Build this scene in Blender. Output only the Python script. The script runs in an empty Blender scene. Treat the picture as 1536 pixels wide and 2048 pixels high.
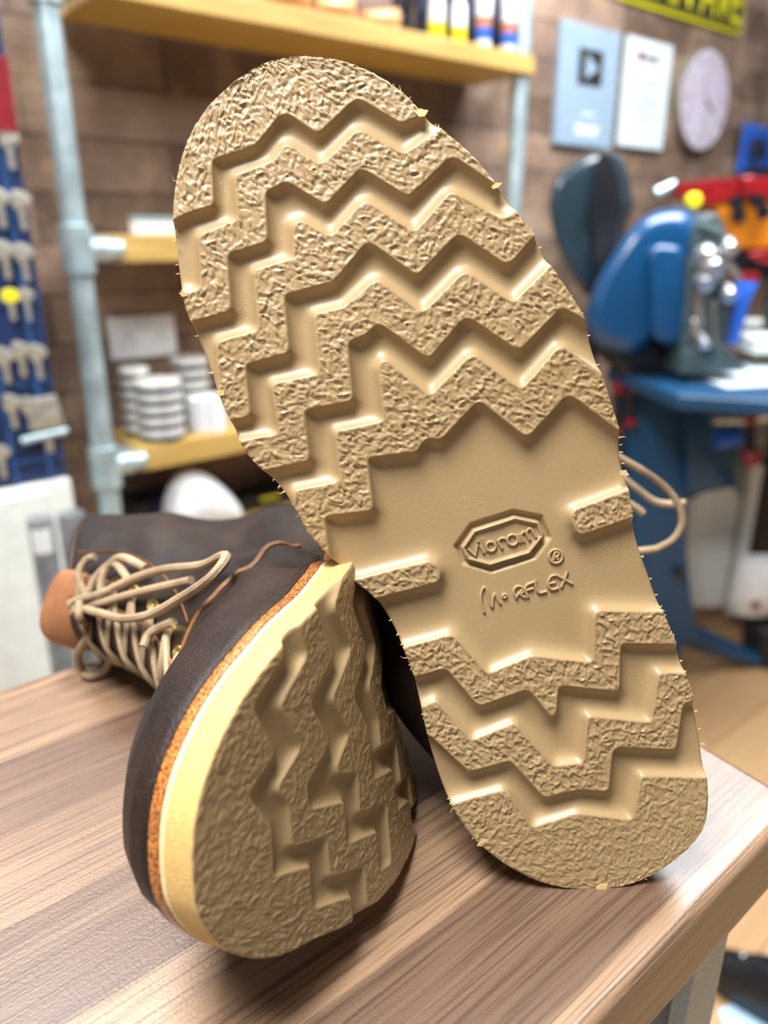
import bpy, math, random
import numpy as np
from mathutils import Vector, Matrix

# ------------------------------------------------------------------ camera, world, lights, exposure
SC = bpy.context.scene
COL = SC.collection
SC.view_settings.view_transform = 'Standard'
SC.view_settings.look = 'None'
SC.view_settings.exposure = 0.0
SC.view_settings.gamma = 1.0
SC.view_settings.use_curve_mapping = False
FPX = 1547.0
PITCH = math.radians(20.0)
CAM = Vector((0, 0, 1.3))
cam_d = bpy.data.cameras.new('camera')
cam_d.sensor_fit = 'VERTICAL'
cam_d.sensor_height = 36.0
cam_d.lens = 36.0*FPX/2048
cam_d.clip_start = 0.01
cam_d.dof.use_dof = True
cam_d.dof.focus_distance = 0.232
cam_d.dof.aperture_fstop = 7.4
cam = bpy.data.objects.new('camera', cam_d)
cam.location = CAM
cam.rotation_euler = (math.pi/2-PITCH, 0, 0)
COL.objects.link(cam)
SC.camera = cam

world = bpy.data.worlds.new('world'); SC.world = world
world.use_nodes = True
bg = world.node_tree.nodes['Background']
bg.inputs[0].default_value = (0.90, 0.95, 1.0, 1)
bg.inputs[1].default_value = 0.18

def area(name, loc, target, size, sizey, power, col=(1, 1, 1)):
    d = bpy.data.lights.new(name, 'AREA')
    d.shape = 'RECTANGLE'; d.size = size; d.size_y = sizey
    d.energy = power; d.color = col
    o = bpy.data.objects.new(name, d)
    o.location = loc
    o.rotation_euler = (Vector(target)-Vector(loc)).to_track_quat('-Z', 'Y').to_euler()
    COL.objects.link(o)
    return o
# unseen shop lamps overhead, and a shop window assumed behind the camera
area('overhead_lamp', (-0.30, -0.06, 2.35), (-0.30, -0.06, 0), 0.5, 0.5, 45, (1, 1, 1))  # unseen key lamp, set below the ceiling to brighten the toe over the heel
area('overhead_lamp', (0.95, 1.65, 2.7), (0.95, 1.65, 0), 1.3, 0.9, 100, (.95, .97, 1))
area('overhead_lamp', (-0.6, 0.9, 2.7), (-0.6, 0.9, 0), 0.6, 0.6, 46, (1, .98, .95))  # unseen lamp, placed to brighten the shelf goods and wall socket
area('shop_window_daylight', (-2.2, -2.4, 1.9), (0.2, 0.6, 1.1), 1.8, 1.4, 13, (.93, .97, 1))

# ------------------------------------------------------------------ helpers
def lin(c):
    return tuple(((v/255)/12.92 if v/255 <= .04045 else ((v/255+.055)/1.055)**2.4) for v in c)+(1,)

class N:
    """small node-material builder"""
    def __init__(s, name):
        s.m = bpy.data.materials.new(name); s.m.use_nodes = True
        s.t = s.m.node_tree; s.b = s.t.nodes['Principled BSDF']
    def n(s, ty, **kw):
        o = s.t.nodes.new(ty)
        for k, v in kw.items():
            if k.startswith('i_'):
                key = k[2:]
                o.inputs[int(key) if key.isdigit() else key.replace('_', ' ')].default_value = v
            else: setattr(o, k, v)
        return o
    def l(s, a, b): s.t.links.new(a, b)
    def coord(s, scale=(1, 1, 1), rot=(0, 0, 0), loc=(0, 0, 0)):
        tc = s.n('ShaderNodeTexCoord'); mp = s.n('ShaderNodeMapping')
        mp.inputs['Scale'].default_value = scale; mp.inputs['Rotation'].default_value = rot
        mp.inputs['Location'].default_value = loc
        s.l(tc.outputs['Object'], mp.inputs[0]); return mp.outputs[0]
    def noise(s, vec, scale, detail=3, rough=.5, dist=0):
        o = s.n('ShaderNodeTexNoise'); o.inputs['Scale'].default_value = scale
        o.inputs['Detail'].default_value = detail; o.inputs['Roughness'].default_value = rough
        o.inputs['Distortion'].default_value = dist
        s.l(vec, o.inputs['Vector']); return o.outputs['Fac']
    def ramp(s, fac, stops):
        o = s.n('ShaderNodeValToRGB'); e = o.color_ramp.elements
        while len(e) < len(stops): e.new(.5)
        for el, (p, c) in zip(e, stops): el.position = p; el.color = lin(c) if len(c) == 3 else c
        s.l(fac, o.inputs[0]); return o.outputs[0]
    def mix(s, fac, a, b, mode='MIX'):
        o = s.n('ShaderNodeMixRGB', blend_type=mode)
        for i, v in ((0, fac), (1, a), (2, b)):
            if isinstance(v, (int, float)): o.inputs[i].default_value = v
            elif isinstance(v, tuple): o.inputs[i].default_value = lin(v) if len(v) == 3 else v
            else: s.l(v, o.inputs[i])
        return o.outputs[0]
    def bump(s, h, strength=.3, dist=.001):
        o = s.n('ShaderNodeBump'); o.inputs['Strength'].default_value = strength
        o.inputs['Distance'].default_value = dist
        s.l(h, o.inputs['Height']); s.l(o.outputs[0], s.b.inputs['Normal'])
    def base(s, c):
        if isinstance(c, tuple): s.b.inputs['Base Color'].default_value = lin(c)
        else: s.l(c, s.b.inputs['Base Color'])

def plain(name, c, rough=.5, metal=0, var=.12, scale=40, bump=0, coat=0, spec=.5):
    m = N(name); v = m.coord()
    f = m.noise(v, scale, 4)
    d = tuple(max(0, x*(1-var)) for x in c); l = tuple(min(255, x*(1+var)) for x in c)
    m.base(m.ramp(f, [(.3, d), (.7, l)]))
    m.b.inputs['Roughness'].default_value = rough; m.b.inputs['Metallic'].default_value = metal
    m.b.inputs['Coat Weight'].default_value = coat
    m.b.inputs['Specular IOR Level'].default_value = spec
    if bump: m.bump(f, bump, .001)
    return m.m

class MB:
    """collects vertices and faces, builds one mesh object"""
    def __init__(s): s.v = []; s.f = []; s.mi = []
    def add(s, vs, fs, mi=0):
        o = len(s.v); s.v += [tuple(p) for p in vs]; s.f += [tuple(i+o for i in f) for f in fs]; s.mi += [mi]*len(fs)
        return s
    def box(s, c, d, rot=None, mi=0):
        vs = []
        for x in (-.5, .5):
            for y in (-.5, .5):
                for z in (-.5, .5):
                    p = Vector((x*d[0], y*d[1], z*d[2]))
                    if rot is not None: p = rot @ p
                    vs.append(p+Vector(c))
        return s.add(vs, [(0, 1, 3, 2), (4, 6, 7, 5), (0, 4, 5, 1), (2, 3, 7, 6), (0, 2, 6, 4), (1, 5, 7, 3)], mi)
    def rings(s, rings, close=False, cap=True, mi=0):
        n = len(rings[0]); o = len(s.v)
        for r in rings: s.v += [tuple(p) for p in r]
        m = len(rings)
        for j in range(m if close else m-1):
            a, b = o+j*n, o+((j+1) % m)*n
            for i in range(n):
                s.f.append((a+i, a+(i+1) % n, b+(i+1) % n, b+i)); s.mi.append(mi)
        if cap and not close:
            s.f.append(tuple(o+i for i in range(n))[::-1]); s.f.append(tuple(o+(m-1)*n+i for i in range(n))); s.mi += [mi, mi]
        return s
    def tube(s, pts, r, seg=8, closed=False, mi=0, flat=1.0):
        pts = [Vector(p) for p in pts]; n = len(pts)
        rr = r if isinstance(r, (list, tuple)) else [r]*n
        rings = []; up = None
        for i, p in enumerate(pts):
            a = pts[(i-1) % n] if (i or closed) else p
            b = pts[(i+1) % n] if (i < n-1 or closed) else p
            t = (b-a)
            t = t.normalized() if t.length > 1e-9 else Vector((0, 0, 1))
            if up is None:
                up = Vector((0, 0, 1)) if abs(t.z) < .9 else Vector((1, 0, 0))
            u = (up-t*up.dot(t))
            if u.length < 1e-6: u = t.orthogonal()
            u.normalize(); w = t.cross(u); up = u
            rings.append([p+(u*math.cos(k*2*math.pi/seg)*flat+w*math.sin(k*2*math.pi/seg))*rr[i] for k in range(seg)])
        return s.rings(rings, close=closed, cap=not closed, mi=mi)
    def lathe(s, prof, c=(0, 0, 0), ax=None, seg=32, mi=0):
        """prof: (radius, height) list; ax: rotation matrix"""
        rings = []
        for r, h in prof:
            ring = []
            for k in range(seg):
                p = Vector((r*math.cos(k*2*math.pi/seg), r*math.sin(k*2*math.pi/seg), h))
                if ax is not None: p = ax @ p
                ring.append(p+Vector(c))
            rings.append(ring)
        return s.rings(rings, mi=mi)
    def pillow(s, pts, back, thick, edge, steps=5, mi=0):
        """outline pts (3D) extruded along 'back', with rounded rims of width edge"""
        pts = [Vector(p) for p in pts]; c = sum(pts, Vector())/len(pts); back = Vector(back).normalized()
        rmax = max((p-c).length for p in pts)
        seq = []
        for k in range(steps+1):
            a = k/steps*math.pi/2
            seq.append((edge*(1-math.sin(a)), edge*(1-math.cos(a))))
        prof = [(i, h) for i, h in [(q[0], q[1]) for q in seq]]
        prof = prof+[(i, thick-h) for i, h in prof[::-1]]
        rings = [[c+(p-c)*(1-i/rmax)+back*h for p in pts] for i, h in prof]
        return s.rings(rings, mi=mi)
    def build(s, name, mat, parent=None, smooth=True, world=False, angle=35):
        me = bpy.data.meshes.new(name); me.from_pydata(s.v, [], s.f)
        mats = mat if isinstance(mat, (list, tuple)) else [mat]
        for m in mats: me.materials.append(m)
        me.polygons.foreach_set('material_index', s.mi)
        if smooth:
            me.polygons.foreach_set('use_smooth', [True]*len(s.f))
            try: me.set_sharp_from_angle(angle=math.radians(angle))
            except Exception: pass
        me.validate(); me.update()
        o = bpy.data.objects.new(name, me); COL.objects.link(o)
        if parent is not None:
            o.parent = parent
            if world: o.matrix_parent_inverse = parent.matrix_world.inverted()
        return o

def tag(o, label=None, cat=None, group=None, kind=None):
    if label: o['label'] = label
    if cat: o['category'] = cat
    if group: o['group'] = group
    if kind: o['kind'] = kind
    return o
def empty(name, loc=(0, 0, 0), M=None):
    o = bpy.data.objects.new(name, None); COL.objects.link(o); o.empty_display_size = .05
    if M is not None: o.matrix_world = M
    else: o.location = loc
    bpy.context.view_layer.update()
    return o
def bevel(o, w, seg=3):
    m = o.modifiers.new('bevel', 'BEVEL'); m.width = w; m.segments = seg; m.limit_method = 'ANGLE'; return o
def copy_tree(o, parent=None):
    c = o.copy(); COL.objects.link(c); c.parent = parent
    for ch in list(o.children): copy_tree(ch, c)
    return c
def smooth_closed(P, n=8):
    P = np.array(P, float); k = len(P); out = []
    for i in range(k):
        p0, p1, p2, p3 = P[i-1], P[i], P[(i+1) % k], P[(i+2) % k]
        for t in np.linspace(0, 1, n, endpoint=False):
            out.append(.5*((2*p1)+(-p0+p2)*t+(2*p0-5*p1+4*p2-p3)*t*t+(-p0+3*p1-3*p2+p3)*t**3))
    return np.array(out)
def smooth_open(P, n=6):
    P = [np.array(p, float) for p in P]; P = [2*P[0]-P[1]]+P+[2*P[-1]-P[-2]]; out = []
    for i in range(1, len(P)-2):
        p0, p1, p2, p3 = P[i-1:i+3]
        for t in np.linspace(0, 1, n, endpoint=False):
            out.append(.5*((2*p1)+(-p0+p2)*t+(2*p0-5*p1+4*p2-p3)*t*t+(-p0+3*p1-3*p2+p3)*t**3))
    out.append(P[-2]); return out

# places: a pixel of the photograph carried onto a real plane of the room
FW = Vector((0, math.cos(PITCH), -math.sin(PITCH))); UP = Vector((0, math.sin(PITCH), math.cos(PITCH)))
def ray(x, y): return FW+Vector((1, 0, 0))*((x-768)/FPX)-UP*((y-1024)/FPX)
WD = Vector((.7705, .6374, 0)); WN = Vector((.6374, -.7705, 0)); WP = Vector((-.545, 1.45, 0))
def on_wall(x, y, off=0.0):
    """(s, z) on the plane parallel to the plank wall, off metres before the shelf posts"""
    r = ray(x, y); t = (WP+WN*off-CAM).dot(WN)/r.dot(WN); q = CAM+r*t
    return (q-WP).dot(WD), q.z
def wp(s, off, z): return WP+WD*s+WN*off+Vector((0, 0, z))
def at(x, y, Y):
    r = ray(x, y); return CAM+r*(Y/r.y)
WROT = Matrix((WD, -WN, Vector((0, 0, 1)))).transposed()   # local x along wall, y into wall, z up

# ------------------------------------------------------------------ materials
def rubber_mat():
    m = N('molded_tan_rubber'); v = m.coord()
    f = m.noise(v, 14, 3)
    c = m.ramp(f, [(.3, (158, 131, 91)), (.7, (170, 143, 103))])
    sp = m.noise(v, 2600, 1, .4)
    dust = m.noise(v, 60, 3)
    sm = m.n('ShaderNodeMath', operation='MULTIPLY'); 
    a = m.ramp(sp, [(.66, (0, 0, 0)), (.72, (255, 255, 255))]); b = m.ramp(dust, [(.52, (0, 0, 0)), (.7, (255, 255, 255))])
    m.l(a, sm.inputs[0]); m.l(b, sm.inputs[1])
    m.base(m.mix(sm.outputs[0], c, (216, 184, 116)))
    m.b.inputs['Roughness'].default_value = .42
    m.bump(m.noise(v, 900, 3), .12, .0004)
    return m.m
def cut_mat():
    m = N('buffed_yellow_rubber'); v = m.coord()
    m.base(m.ramp(m.noise(v, 1200, 3), [(.3, (190, 152, 88)), (.7, (214, 178, 112))]))
    m.b.inputs['Roughness'].default_value = .85
    m.bump(m.noise(v, 1500, 2), .4, .0005)
    return m.m
def leather_mat(name, dark, light, rough=.45):
    m = N(name); v = m.coord()
    big = m.noise(v, 30, 5, .6); fine = m.noise(v, 1400, 3, .6)
    c = m.ramp(big, [(.35, dark), (.75, light)])
    c2 = m.mix(m.ramp(fine, [(.55, (0, 0, 0)), (.78, (130, 130, 130))]), c, tuple(min(255, x+62) for x in light))
    m.base(c2); m.b.inputs['Roughness'].default_value = rough
    m.b.inputs['Specular IOR Level'].default_value = .32
    m.bump(m.mix(.6, big, fine), .6, .0012)
    return m.m
def orange_mat():
    m = N('burnished_orange_leather'); v = m.coord()
    vo = m.n('ShaderNodeTexVoronoi', feature='DISTANCE_TO_EDGE'); vo.inputs['Scale'].default_value = 760
    nz = m.n('ShaderNodeTexNoise'); nz.inputs['Scale'].default_value = 700
    mx = m.mix(.25, v, nz.outputs['Color'], 'ADD'); m.l(v, nz.inputs['Vector'])
    m.l(m.mix(.002, v, nz.outputs['Color'], 'ADD'), vo.inputs['Vector'])
    big = m.noise(v, 45, 3)
    c = m.ramp(vo.outputs['Distance'], [(.02, (214, 144, 72)), (.16, (124, 64, 24))])
    m.base(m.mix(m.ramp(big, [(.4, (0, 0, 0)), (.65, (170, 170, 170))]), c, (92, 46, 26)))
    m.b.inputs['Roughness'].default_value = .38
    m.bump(vo.outputs['Distance'], .3, .0005)
    return m.m
M = {}
M['rubber'] = rubber_mat(); M['cut'] = cut_mat()
M['upper'] = leather_mat('dark_oiled_leather', (16, 11, 10), (50, 35, 27))
M['brown_leather'] = leather_mat('worn_brown_leather', (30, 20, 16), (66, 45, 33), .55)
M['tan_leather'] = leather_mat('smooth_tan_lining_leather', (122, 76, 46), (166, 114, 80), .42)
M['midsole'] = orange_mat()
M['cream'] = plain('cream_crepe_layer', (226, 200, 150), .75, var=.06, scale=300)
M['lace'] = leather_mat('rawhide_lace', (120, 98, 72), (186, 162, 130), .7)
M['brass'] = plain('brass_eyelet_metal', (214, 182, 96), .3, 1)
M['seam'] = leather_mat('burnished_seam_edge', (84, 52, 28), (150, 102, 58), .6)
M['fray'] = plain('frayed_rubber', (214, 178, 122), .8)

# ------------------------------------------------------------------ sole pattern (millimetres, boot frame: x across, y heel to toe, z up from the tread)
OUTLINE=[[7.3,265.0],[-0.2,261.3],[-7.1,255.8],[-13.3,248.4],[-17.3,241.0],[-21.4,234.1],[-26.2,226.2],[-30.8,215.6],[-34.2,205.6],[-36.8,197.5],[-38.4,189.7],[-41.2,180.7],[-43.4,171.5],[-43.4,159.8],[-43.5,149.1],[-43.7,138.2],[-42.3,129.3],[-41.2,119.3],[-40.3,112.0],[-39.9,101.2],[-40.3,91.2],[-40.7,80.2],[-41.8,68.9],[-41.9,59.2],[-42.0,49.4],[-41.2,37.5],[-39.7,27.3],[-37.1,15.6],[-33.7,7.7],[-27.9,2.5],[-20.1,-1.0],[-10.0,-3.2],[0.1,-2.6],[11.1,0.9],[21.2,6.9],[30.0,16.5],[36.6,27.4],[39.9,37.8],[41.2,47.3],[41.1,58.0],[40.4,68.3],[39.2,77.2],[38.2,87.4],[38.4,97.2],[39.0,105.2],[41.3,114.7],[46.0,122.9],[49.6,131.2],[52.9,139.5],[54.6,149.7],[57.1,157.6],[59.3,162.1],[61.3,166.8],[62.6,172.3],[62.9,178.8],[63.4,186.8],[63.3,196.8],[63.6,206.5],[63.3,215.9],[61.4,225.4],[58.4,235.9],[53.7,245.7],[47.0,254.7],[39.6,260.7],[30.8,264.8],[21.1,267.2],[13.9,266.8]]
LUGS={"T": [[73.2,235.9],[58.4,235.9],[53.2,236.4],[46.3,235.9],[42.5,247.8],[30.4,247.2],[20.8,252.6],[19.0,252.7],[17.8,252.0],[12.2,244.7],[-0.3,250.1],[-2.4,249.4],[-10.6,239.9],[-15.7,240.2],[-28.2,244.7],[-21.3,271.0],[30.7,288.9],[65.9,272.6]],"b1": [[77.4,219.3],[63.3,215.9],[57.6,215.7],[53.1,229.7],[41.4,230.0],[38.1,241.7],[26.7,241.8],[21.7,245.1],[20.6,244.3],[14.3,236.6],[1.6,242.2],[0.1,241.4],[-8.6,231.8],[-19.3,234.8],[-28.8,238.1],[-39.9,213.7],[-30.8,215.6],[-28.6,218.0],[-22.2,226.2],[-20.5,226.8],[-6.0,220.6],[3.1,231.4],[4.8,232.0],[16.7,226.0],[24.7,235.5],[27.2,235.2],[31.5,234.8],[35.5,221.9],[47.4,222.3],[51.8,207.3],[63.7,208.3],[78.4,209.1]],"b2": [[76.9,189.7],[63.5,186.5],[58.7,200.6],[46.4,199.7],[42.1,215.6],[30.2,215.2],[27.1,224.0],[24.5,224.2],[18.3,217.2],[6.7,223.3],[5.1,222.8],[-4.5,210.8],[-16.8,217.7],[-18.7,217.4],[-28.6,206.8],[-29.6,206.2],[-32.7,207.0],[-46.6,211.5],[-51.9,195.3],[-36.6,199.1],[-27.7,194.1],[-26.1,194.3],[-17.1,205.7],[-15.3,206.3],[-1.2,199.4],[-0.8,200.0],[8.0,212.1],[9.8,212.4],[21.6,205.6],[36.2,206.7],[40.3,191.1],[53.3,192.1],[57.0,177.9],[62.9,178.8],[76.0,180.4]],"b3": [[76.7,174.6],[62.6,172.3],[51.1,170.2],[48.2,184.4],[34.4,182.5],[30.0,198.9],[21.4,197.8],[10.9,201.9],[9.3,201.4],[0.7,189.1],[-13.3,195.7],[-15.5,195.2],[-24.9,183.2],[-38.4,189.7],[-50.1,194.4],[-57.3,158.0],[-43.6,171.4],[-38.6,177.0],[-37.1,177.2],[-23.0,170.2],[-21.8,170.4],[-12.1,183.0],[-9.8,183.8],[2.6,176.6],[3.8,177.1],[12.8,190.0],[14.2,190.5],[17.6,188.8],[23.7,188.4],[27.7,172.3],[42.0,174.5],[45.3,160.2],[59.3,162.1],[71.8,163.6]],"b4": [[72.7,145.1],[55.9,144.1],[52.9,153.4],[39.2,151.4],[35.6,165.7],[21.1,163.6],[17.9,178.7],[15.7,180.5],[14.5,179.6],[6.1,166.1],[-8.2,173.2],[-10.0,172.7],[-19.7,159.1],[-33.6,167.1],[-35.3,166.5],[-41.8,157.6],[-53.7,145.5],[-54.0,125.1],[-42.7,139.0],[-33.2,152.4],[-31.5,153.0],[-17.9,145.7],[-16.4,145.9],[-7.3,159.8],[-5.9,159.9],[7.5,153.1],[10.1,155.0],[13.0,154.2],[15.0,152.1],[29.4,155.5],[32.8,140.1],[47.1,143.5],[49.6,131.2],[56.3,121.5],[78.0,131.0]],"ar": [[-24.0,119.9],[-41.2,120.2],[-54.2,120.3],[-55.0,112.0],[-40.3,111.8],[-24.2,111.9],[-22.7,112.6],[-22.1,116.6],[-22.6,119.1]],"al": [[61.7,124.2],[46.2,122.3],[22.3,120.1],[20.6,118.5],[20.1,115.6],[21.2,113.0],[41.4,114.7],[58.4,115.7]],"h1": [[50.2,98.5],[38.4,97.2],[23.3,96.1],[22.2,94.8],[16.6,80.3],[1.9,81.1],[-15.3,72.3],[-20.2,87.2],[-21.5,87.7],[-40.7,80.2],[-55.6,74.2],[-54.2,63.3],[-41.8,68.9],[-25.1,75.4],[-20.3,60.6],[-2.9,69.2],[0.7,60.3],[2.2,59.8],[5.9,70.8],[7.4,71.5],[22.6,71.5],[28.1,86.7],[38.2,87.4],[49.4,87.2]],"h2": [[51.1,77.5],[39.2,77.2],[34.3,77.9],[28.2,61.4],[14.5,62.2],[13.2,61.5],[6.6,44.2],[-2.9,42.0],[-8.5,56.4],[-27.1,47.1],[-33.6,62.0],[-42.5,58.6],[-56.5,53.4],[-55.9,45.3],[-42.0,49.4],[-38.3,49.7],[-31.8,35.7],[-14.5,43.3],[-12.6,42.5],[-7.6,29.8],[1.2,34.0],[12.4,35.2],[18.7,51.1],[32.0,51.9],[40.0,68.5],[49.4,68.2]],"h3": [[53.2,42.9],[39.2,43.5],[23.7,42.3],[22.6,40.6],[19.3,26.8],[3.6,26.2],[-12.0,17.5],[-18.9,31.1],[-38.9,22.9],[-54.8,16.5],[-42.2,-43.4],[72.4,2.0]]}
LUGS_WIDE={"T": [[70.7,260.0],[76.0,222.0],[63.0,221.9],[58.3,235.8],[53.2,236.4],[46.3,235.9],[42.5,247.8],[30.4,247.2],[20.8,252.6],[19.0,252.7],[17.8,252.0],[12.2,244.7],[-0.3,250.1],[-2.4,249.4],[-10.6,239.9],[-15.7,240.2],[-28.2,244.7],[-21.3,271.0],[30.7,288.9],[65.9,272.6]],"b1": [[87.3,201.5],[74.6,201.5],[70.2,215.7],[57.6,215.7],[53.1,229.7],[41.4,230.0],[38.1,241.7],[26.7,241.8],[21.7,245.1],[20.6,244.3],[14.3,236.6],[1.6,242.2],[0.1,241.4],[-8.6,231.8],[-19.3,234.8],[-28.8,238.1],[-39.9,213.7],[-30.8,215.6],[-28.6,218.0],[-22.2,226.2],[-20.5,226.8],[-6.0,220.6],[3.1,231.4],[4.8,232.0],[16.7,226.0],[24.7,235.5],[27.2,235.2],[31.5,234.8],[35.5,221.9],[47.4,222.3],[51.8,207.3],[63.7,208.3],[67.4,193.9],[79.9,193.7]],"b2": [[94.4,187.6],[75.5,186.2],[70.8,201.5],[58.7,200.6],[46.4,199.7],[42.1,215.6],[30.2,215.2],[27.1,224.0],[24.5,224.2],[18.3,217.2],[6.7,223.3],[5.1,222.8],[-4.5,210.8],[-16.8,217.7],[-18.7,217.4],[-28.6,206.8],[-29.6,206.2],[-32.7,207.0],[-46.6,211.5],[-51.9,195.3],[-36.6,199.1],[-27.7,194.1],[-26.1,194.3],[-17.1,205.7],[-15.3,206.3],[-1.2,199.4],[-0.8,200.0],[8.0,212.1],[9.8,212.4],[21.6,205.6],[36.2,206.7],[40.3,191.1],[53.3,192.1],[57.0,177.9],[69.3,178.0],[73.4,163.4],[92.8,164.9]],"b3": [[94.4,160.8],[66.9,156.9],[63.0,171.2],[51.1,170.2],[48.2,184.4],[34.4,182.5],[30.0,198.9],[21.4,197.8],[10.9,201.9],[9.3,201.4],[0.7,189.1],[-13.3,195.7],[-15.5,195.2],[-24.9,183.2],[-38.4,189.7],[-50.1,194.4],[-57.3,158.0],[-43.6,171.4],[-38.6,177.0],[-37.1,177.2],[-23.0,170.2],[-21.8,170.4],[-12.1,183.0],[-9.8,183.8],[2.6,176.6],[3.8,177.1],[12.8,190.0],[14.2,190.5],[17.6,188.8],[23.7,188.4],[27.7,172.3],[42.0,174.5],[45.3,160.2],[57.4,160.8],[61.5,145.8],[84.1,147.6]]}
LETTERS=[[[9.84,119.01],[8.31,115.94],[6.61,119.17]],[[5.95,118.55],[5.45,116.0]],[[6.08,120.07],[6.07,119.86]],[[4.56,120.49],[4.37,116.29]],[[1.58,116.67],[1.82,116.23],[2.18,115.9],[2.64,115.73],[3.14,115.72],[3.6,115.89],[3.99,116.21],[4.25,116.65],[4.35,117.15],[4.27,117.65],[4.04,118.09],[3.67,118.42],[3.21,118.59],[2.72,118.6],[2.25,118.43],[1.87,118.11],[1.61,117.67],[1.51,117.17],[1.58,116.67]],[[0.54,118.45],[-0.12,115.41]],[[0.55,117.72],[-0.48,118.47],[-1.69,118.21],[-2.21,117.55]],[[-5.42,116.3],[-5.16,115.81],[-4.75,115.44],[-4.24,115.24],[-3.69,115.24],[-3.17,115.43],[-2.74,115.79],[-2.45,116.27],[-2.34,116.83],[-2.41,117.39],[-2.67,117.88],[-3.08,118.24],[-3.59,118.44],[-4.14,118.45],[-4.66,118.26],[-5.1,117.9],[-5.39,117.41],[-5.5,116.86],[-5.42,116.3]],[[-5.8,117.93],[-5.97,115.3]],[[-6.67,117.92],[-7.02,115.13]],[[-6.86,117.35],[-7.89,118.12],[-8.52,117.39],[-8.96,115.11]],[[-8.52,117.39],[-9.57,118.4],[-10.34,117.92],[-10.98,115.09]],[[-16.82,106.84],[-16.49,106.19],[-15.96,105.71],[-15.3,105.45],[-14.58,105.45],[-13.9,105.69],[-13.33,106.16],[-12.95,106.8],[-12.8,107.53],[-12.89,108.26],[-13.23,108.9],[-13.76,109.38],[-14.42,109.64],[-15.13,109.65],[-15.81,109.4],[-16.38,108.93],[-16.76,108.3],[-16.92,107.57],[-16.82,106.84]],[[-13.84,106.63],[-14.93,108.71],[-15.77,108.41],[-15.9,107.71],[-15.09,107.37],[-14.42,107.56]],[[-15.0,107.35],[-15.28,106.29]],[[11.3,98.43],[11.19,101.88],[10.09,104.79],[8.69,105.94],[8.39,104.17],[8.71,100.97],[8.46,99.06],[7.53,101.45],[6.35,102.82],[6.09,100.92],[5.75,99.28]],[[3.3,100.96],[3.58,100.63],[4.0,100.61],[4.32,100.9],[4.35,101.34],[4.07,101.66],[3.65,101.69],[3.33,101.39],[3.3,100.96]],[[0.51,99.18],[0.77,101.09],[0.08,102.34],[-1.19,102.63],[-2.25,101.65],[-2.24,100.44],[-0.71,100.24]],[[0.51,99.63],[-2.06,101.26]],[[-0.71,100.24],[-2.03,98.4]],[[-2.86,98.25],[-2.9,100.65],[-3.71,102.01],[-6.16,102.18]],[[-3.06,100.53],[-5.3,100.38]],[[-6.72,102.57],[-6.22,100.35],[-6.58,98.4],[-8.97,98.08]],[[-13.75,101.67],[-11.84,102.12],[-10.39,100.94],[-9.99,99.27],[-10.69,97.96],[-12.75,97.81]],[[-10.34,100.11],[-12.29,99.79]],[[-13.14,102.04],[-17.16,97.56]],[[-16.85,101.74],[-13.53,97.68]]]
OCT_OUT=[[13.72,121.0],[6.69,126.1],[-7.0,125.7],[-15.0,120.94],[-15.52,113.39],[-8.81,108.7],[5.34,109.06],[13.03,114.83]]
OCT_IN=[[10.97,119.71],[6.18,123.28],[-6.55,122.95],[-12.69,119.13],[-12.86,115.09],[-7.36,111.46],[5.08,112.1],[10.73,116.08]]
EY = 19.0   # eyelet rows stand this far from the centre line, mm
def bend(y): return 7*(np.maximum(np.asarray(y, float)-165, 0)/115)**2

RES = .3; X0, X1, Y0, Y1 = -90, 100, -20, 300
GX = np.arange(X0, X1, RES); GY = np.arange(Y0, Y1, RES)
def pip(poly, xs, ys):
    X, Y = np.meshgrid(xs, ys); ins = np.zeros(X.shape, bool); p = np.array(poly)
    for (ax, ay), (bx, by) in zip(p, np.roll(p, -1, 0)):
        if ay == by: continue
        c = ((ay > Y) != (by > Y)) & (X < (bx-ax)*(Y-ay)/(by-ay)+ax); ins ^= c
    return ins
def seg_dist(polys, closed, maxd=9):
    D = np.full((len(GY), len(GX)), 99.0, np.float32)
    for poly in polys:
        p = np.array(poly, float); q = np.roll(p, -1, 0) if closed else p[1:]
        for a, b in zip(p, q):
            i0 = max(0, int((min(a[0], b[0])-maxd-X0)/RES)); i1 = min(len(GX), int((max(a[0], b[0])+maxd-X0)/RES)+2)
            j0 = max(0, int((min(a[1], b[1])-maxd-Y0)/RES)); j1 = min(len(GY), int((max(a[1], b[1])+maxd-Y0)/RES)+2)
            if i1 <= i0 or j1 <= j0: continue
            X, Y = np.meshgrid(GX[i0:i1], GY[j0:j1]); d = b-a; L = d@d+1e-9
            t = np.clip(((X-a[0])*d[0]+(Y-a[1])*d[1])/L, 0, 1)
            dist = np.hypot(X-a[0]-t*d[0], Y-a[1]-t*d[1])
            D[j0:j1, i0:i1] = np.minimum(D[j0:j1, i0:i1], dist)
    return D
def blur(A, n):
    for _ in range(2):
        for ax in (0, 1):
            c = np.cumsum(np.pad(A, [(n+1, n) if a == ax else (0, 0) for a in (0, 1)], mode='edge'), axis=ax, dtype=np.float64)
            sl1 = [slice(None)]*2; sl2 = [slice(None)]*2
            sl1[ax] = slice(2*n+1, None); sl2[ax] = slice(0, -(2*n+1))
            A = (c[tuple(sl1)]-c[tuple(sl2)])/(2*n+1)
    return A
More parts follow.
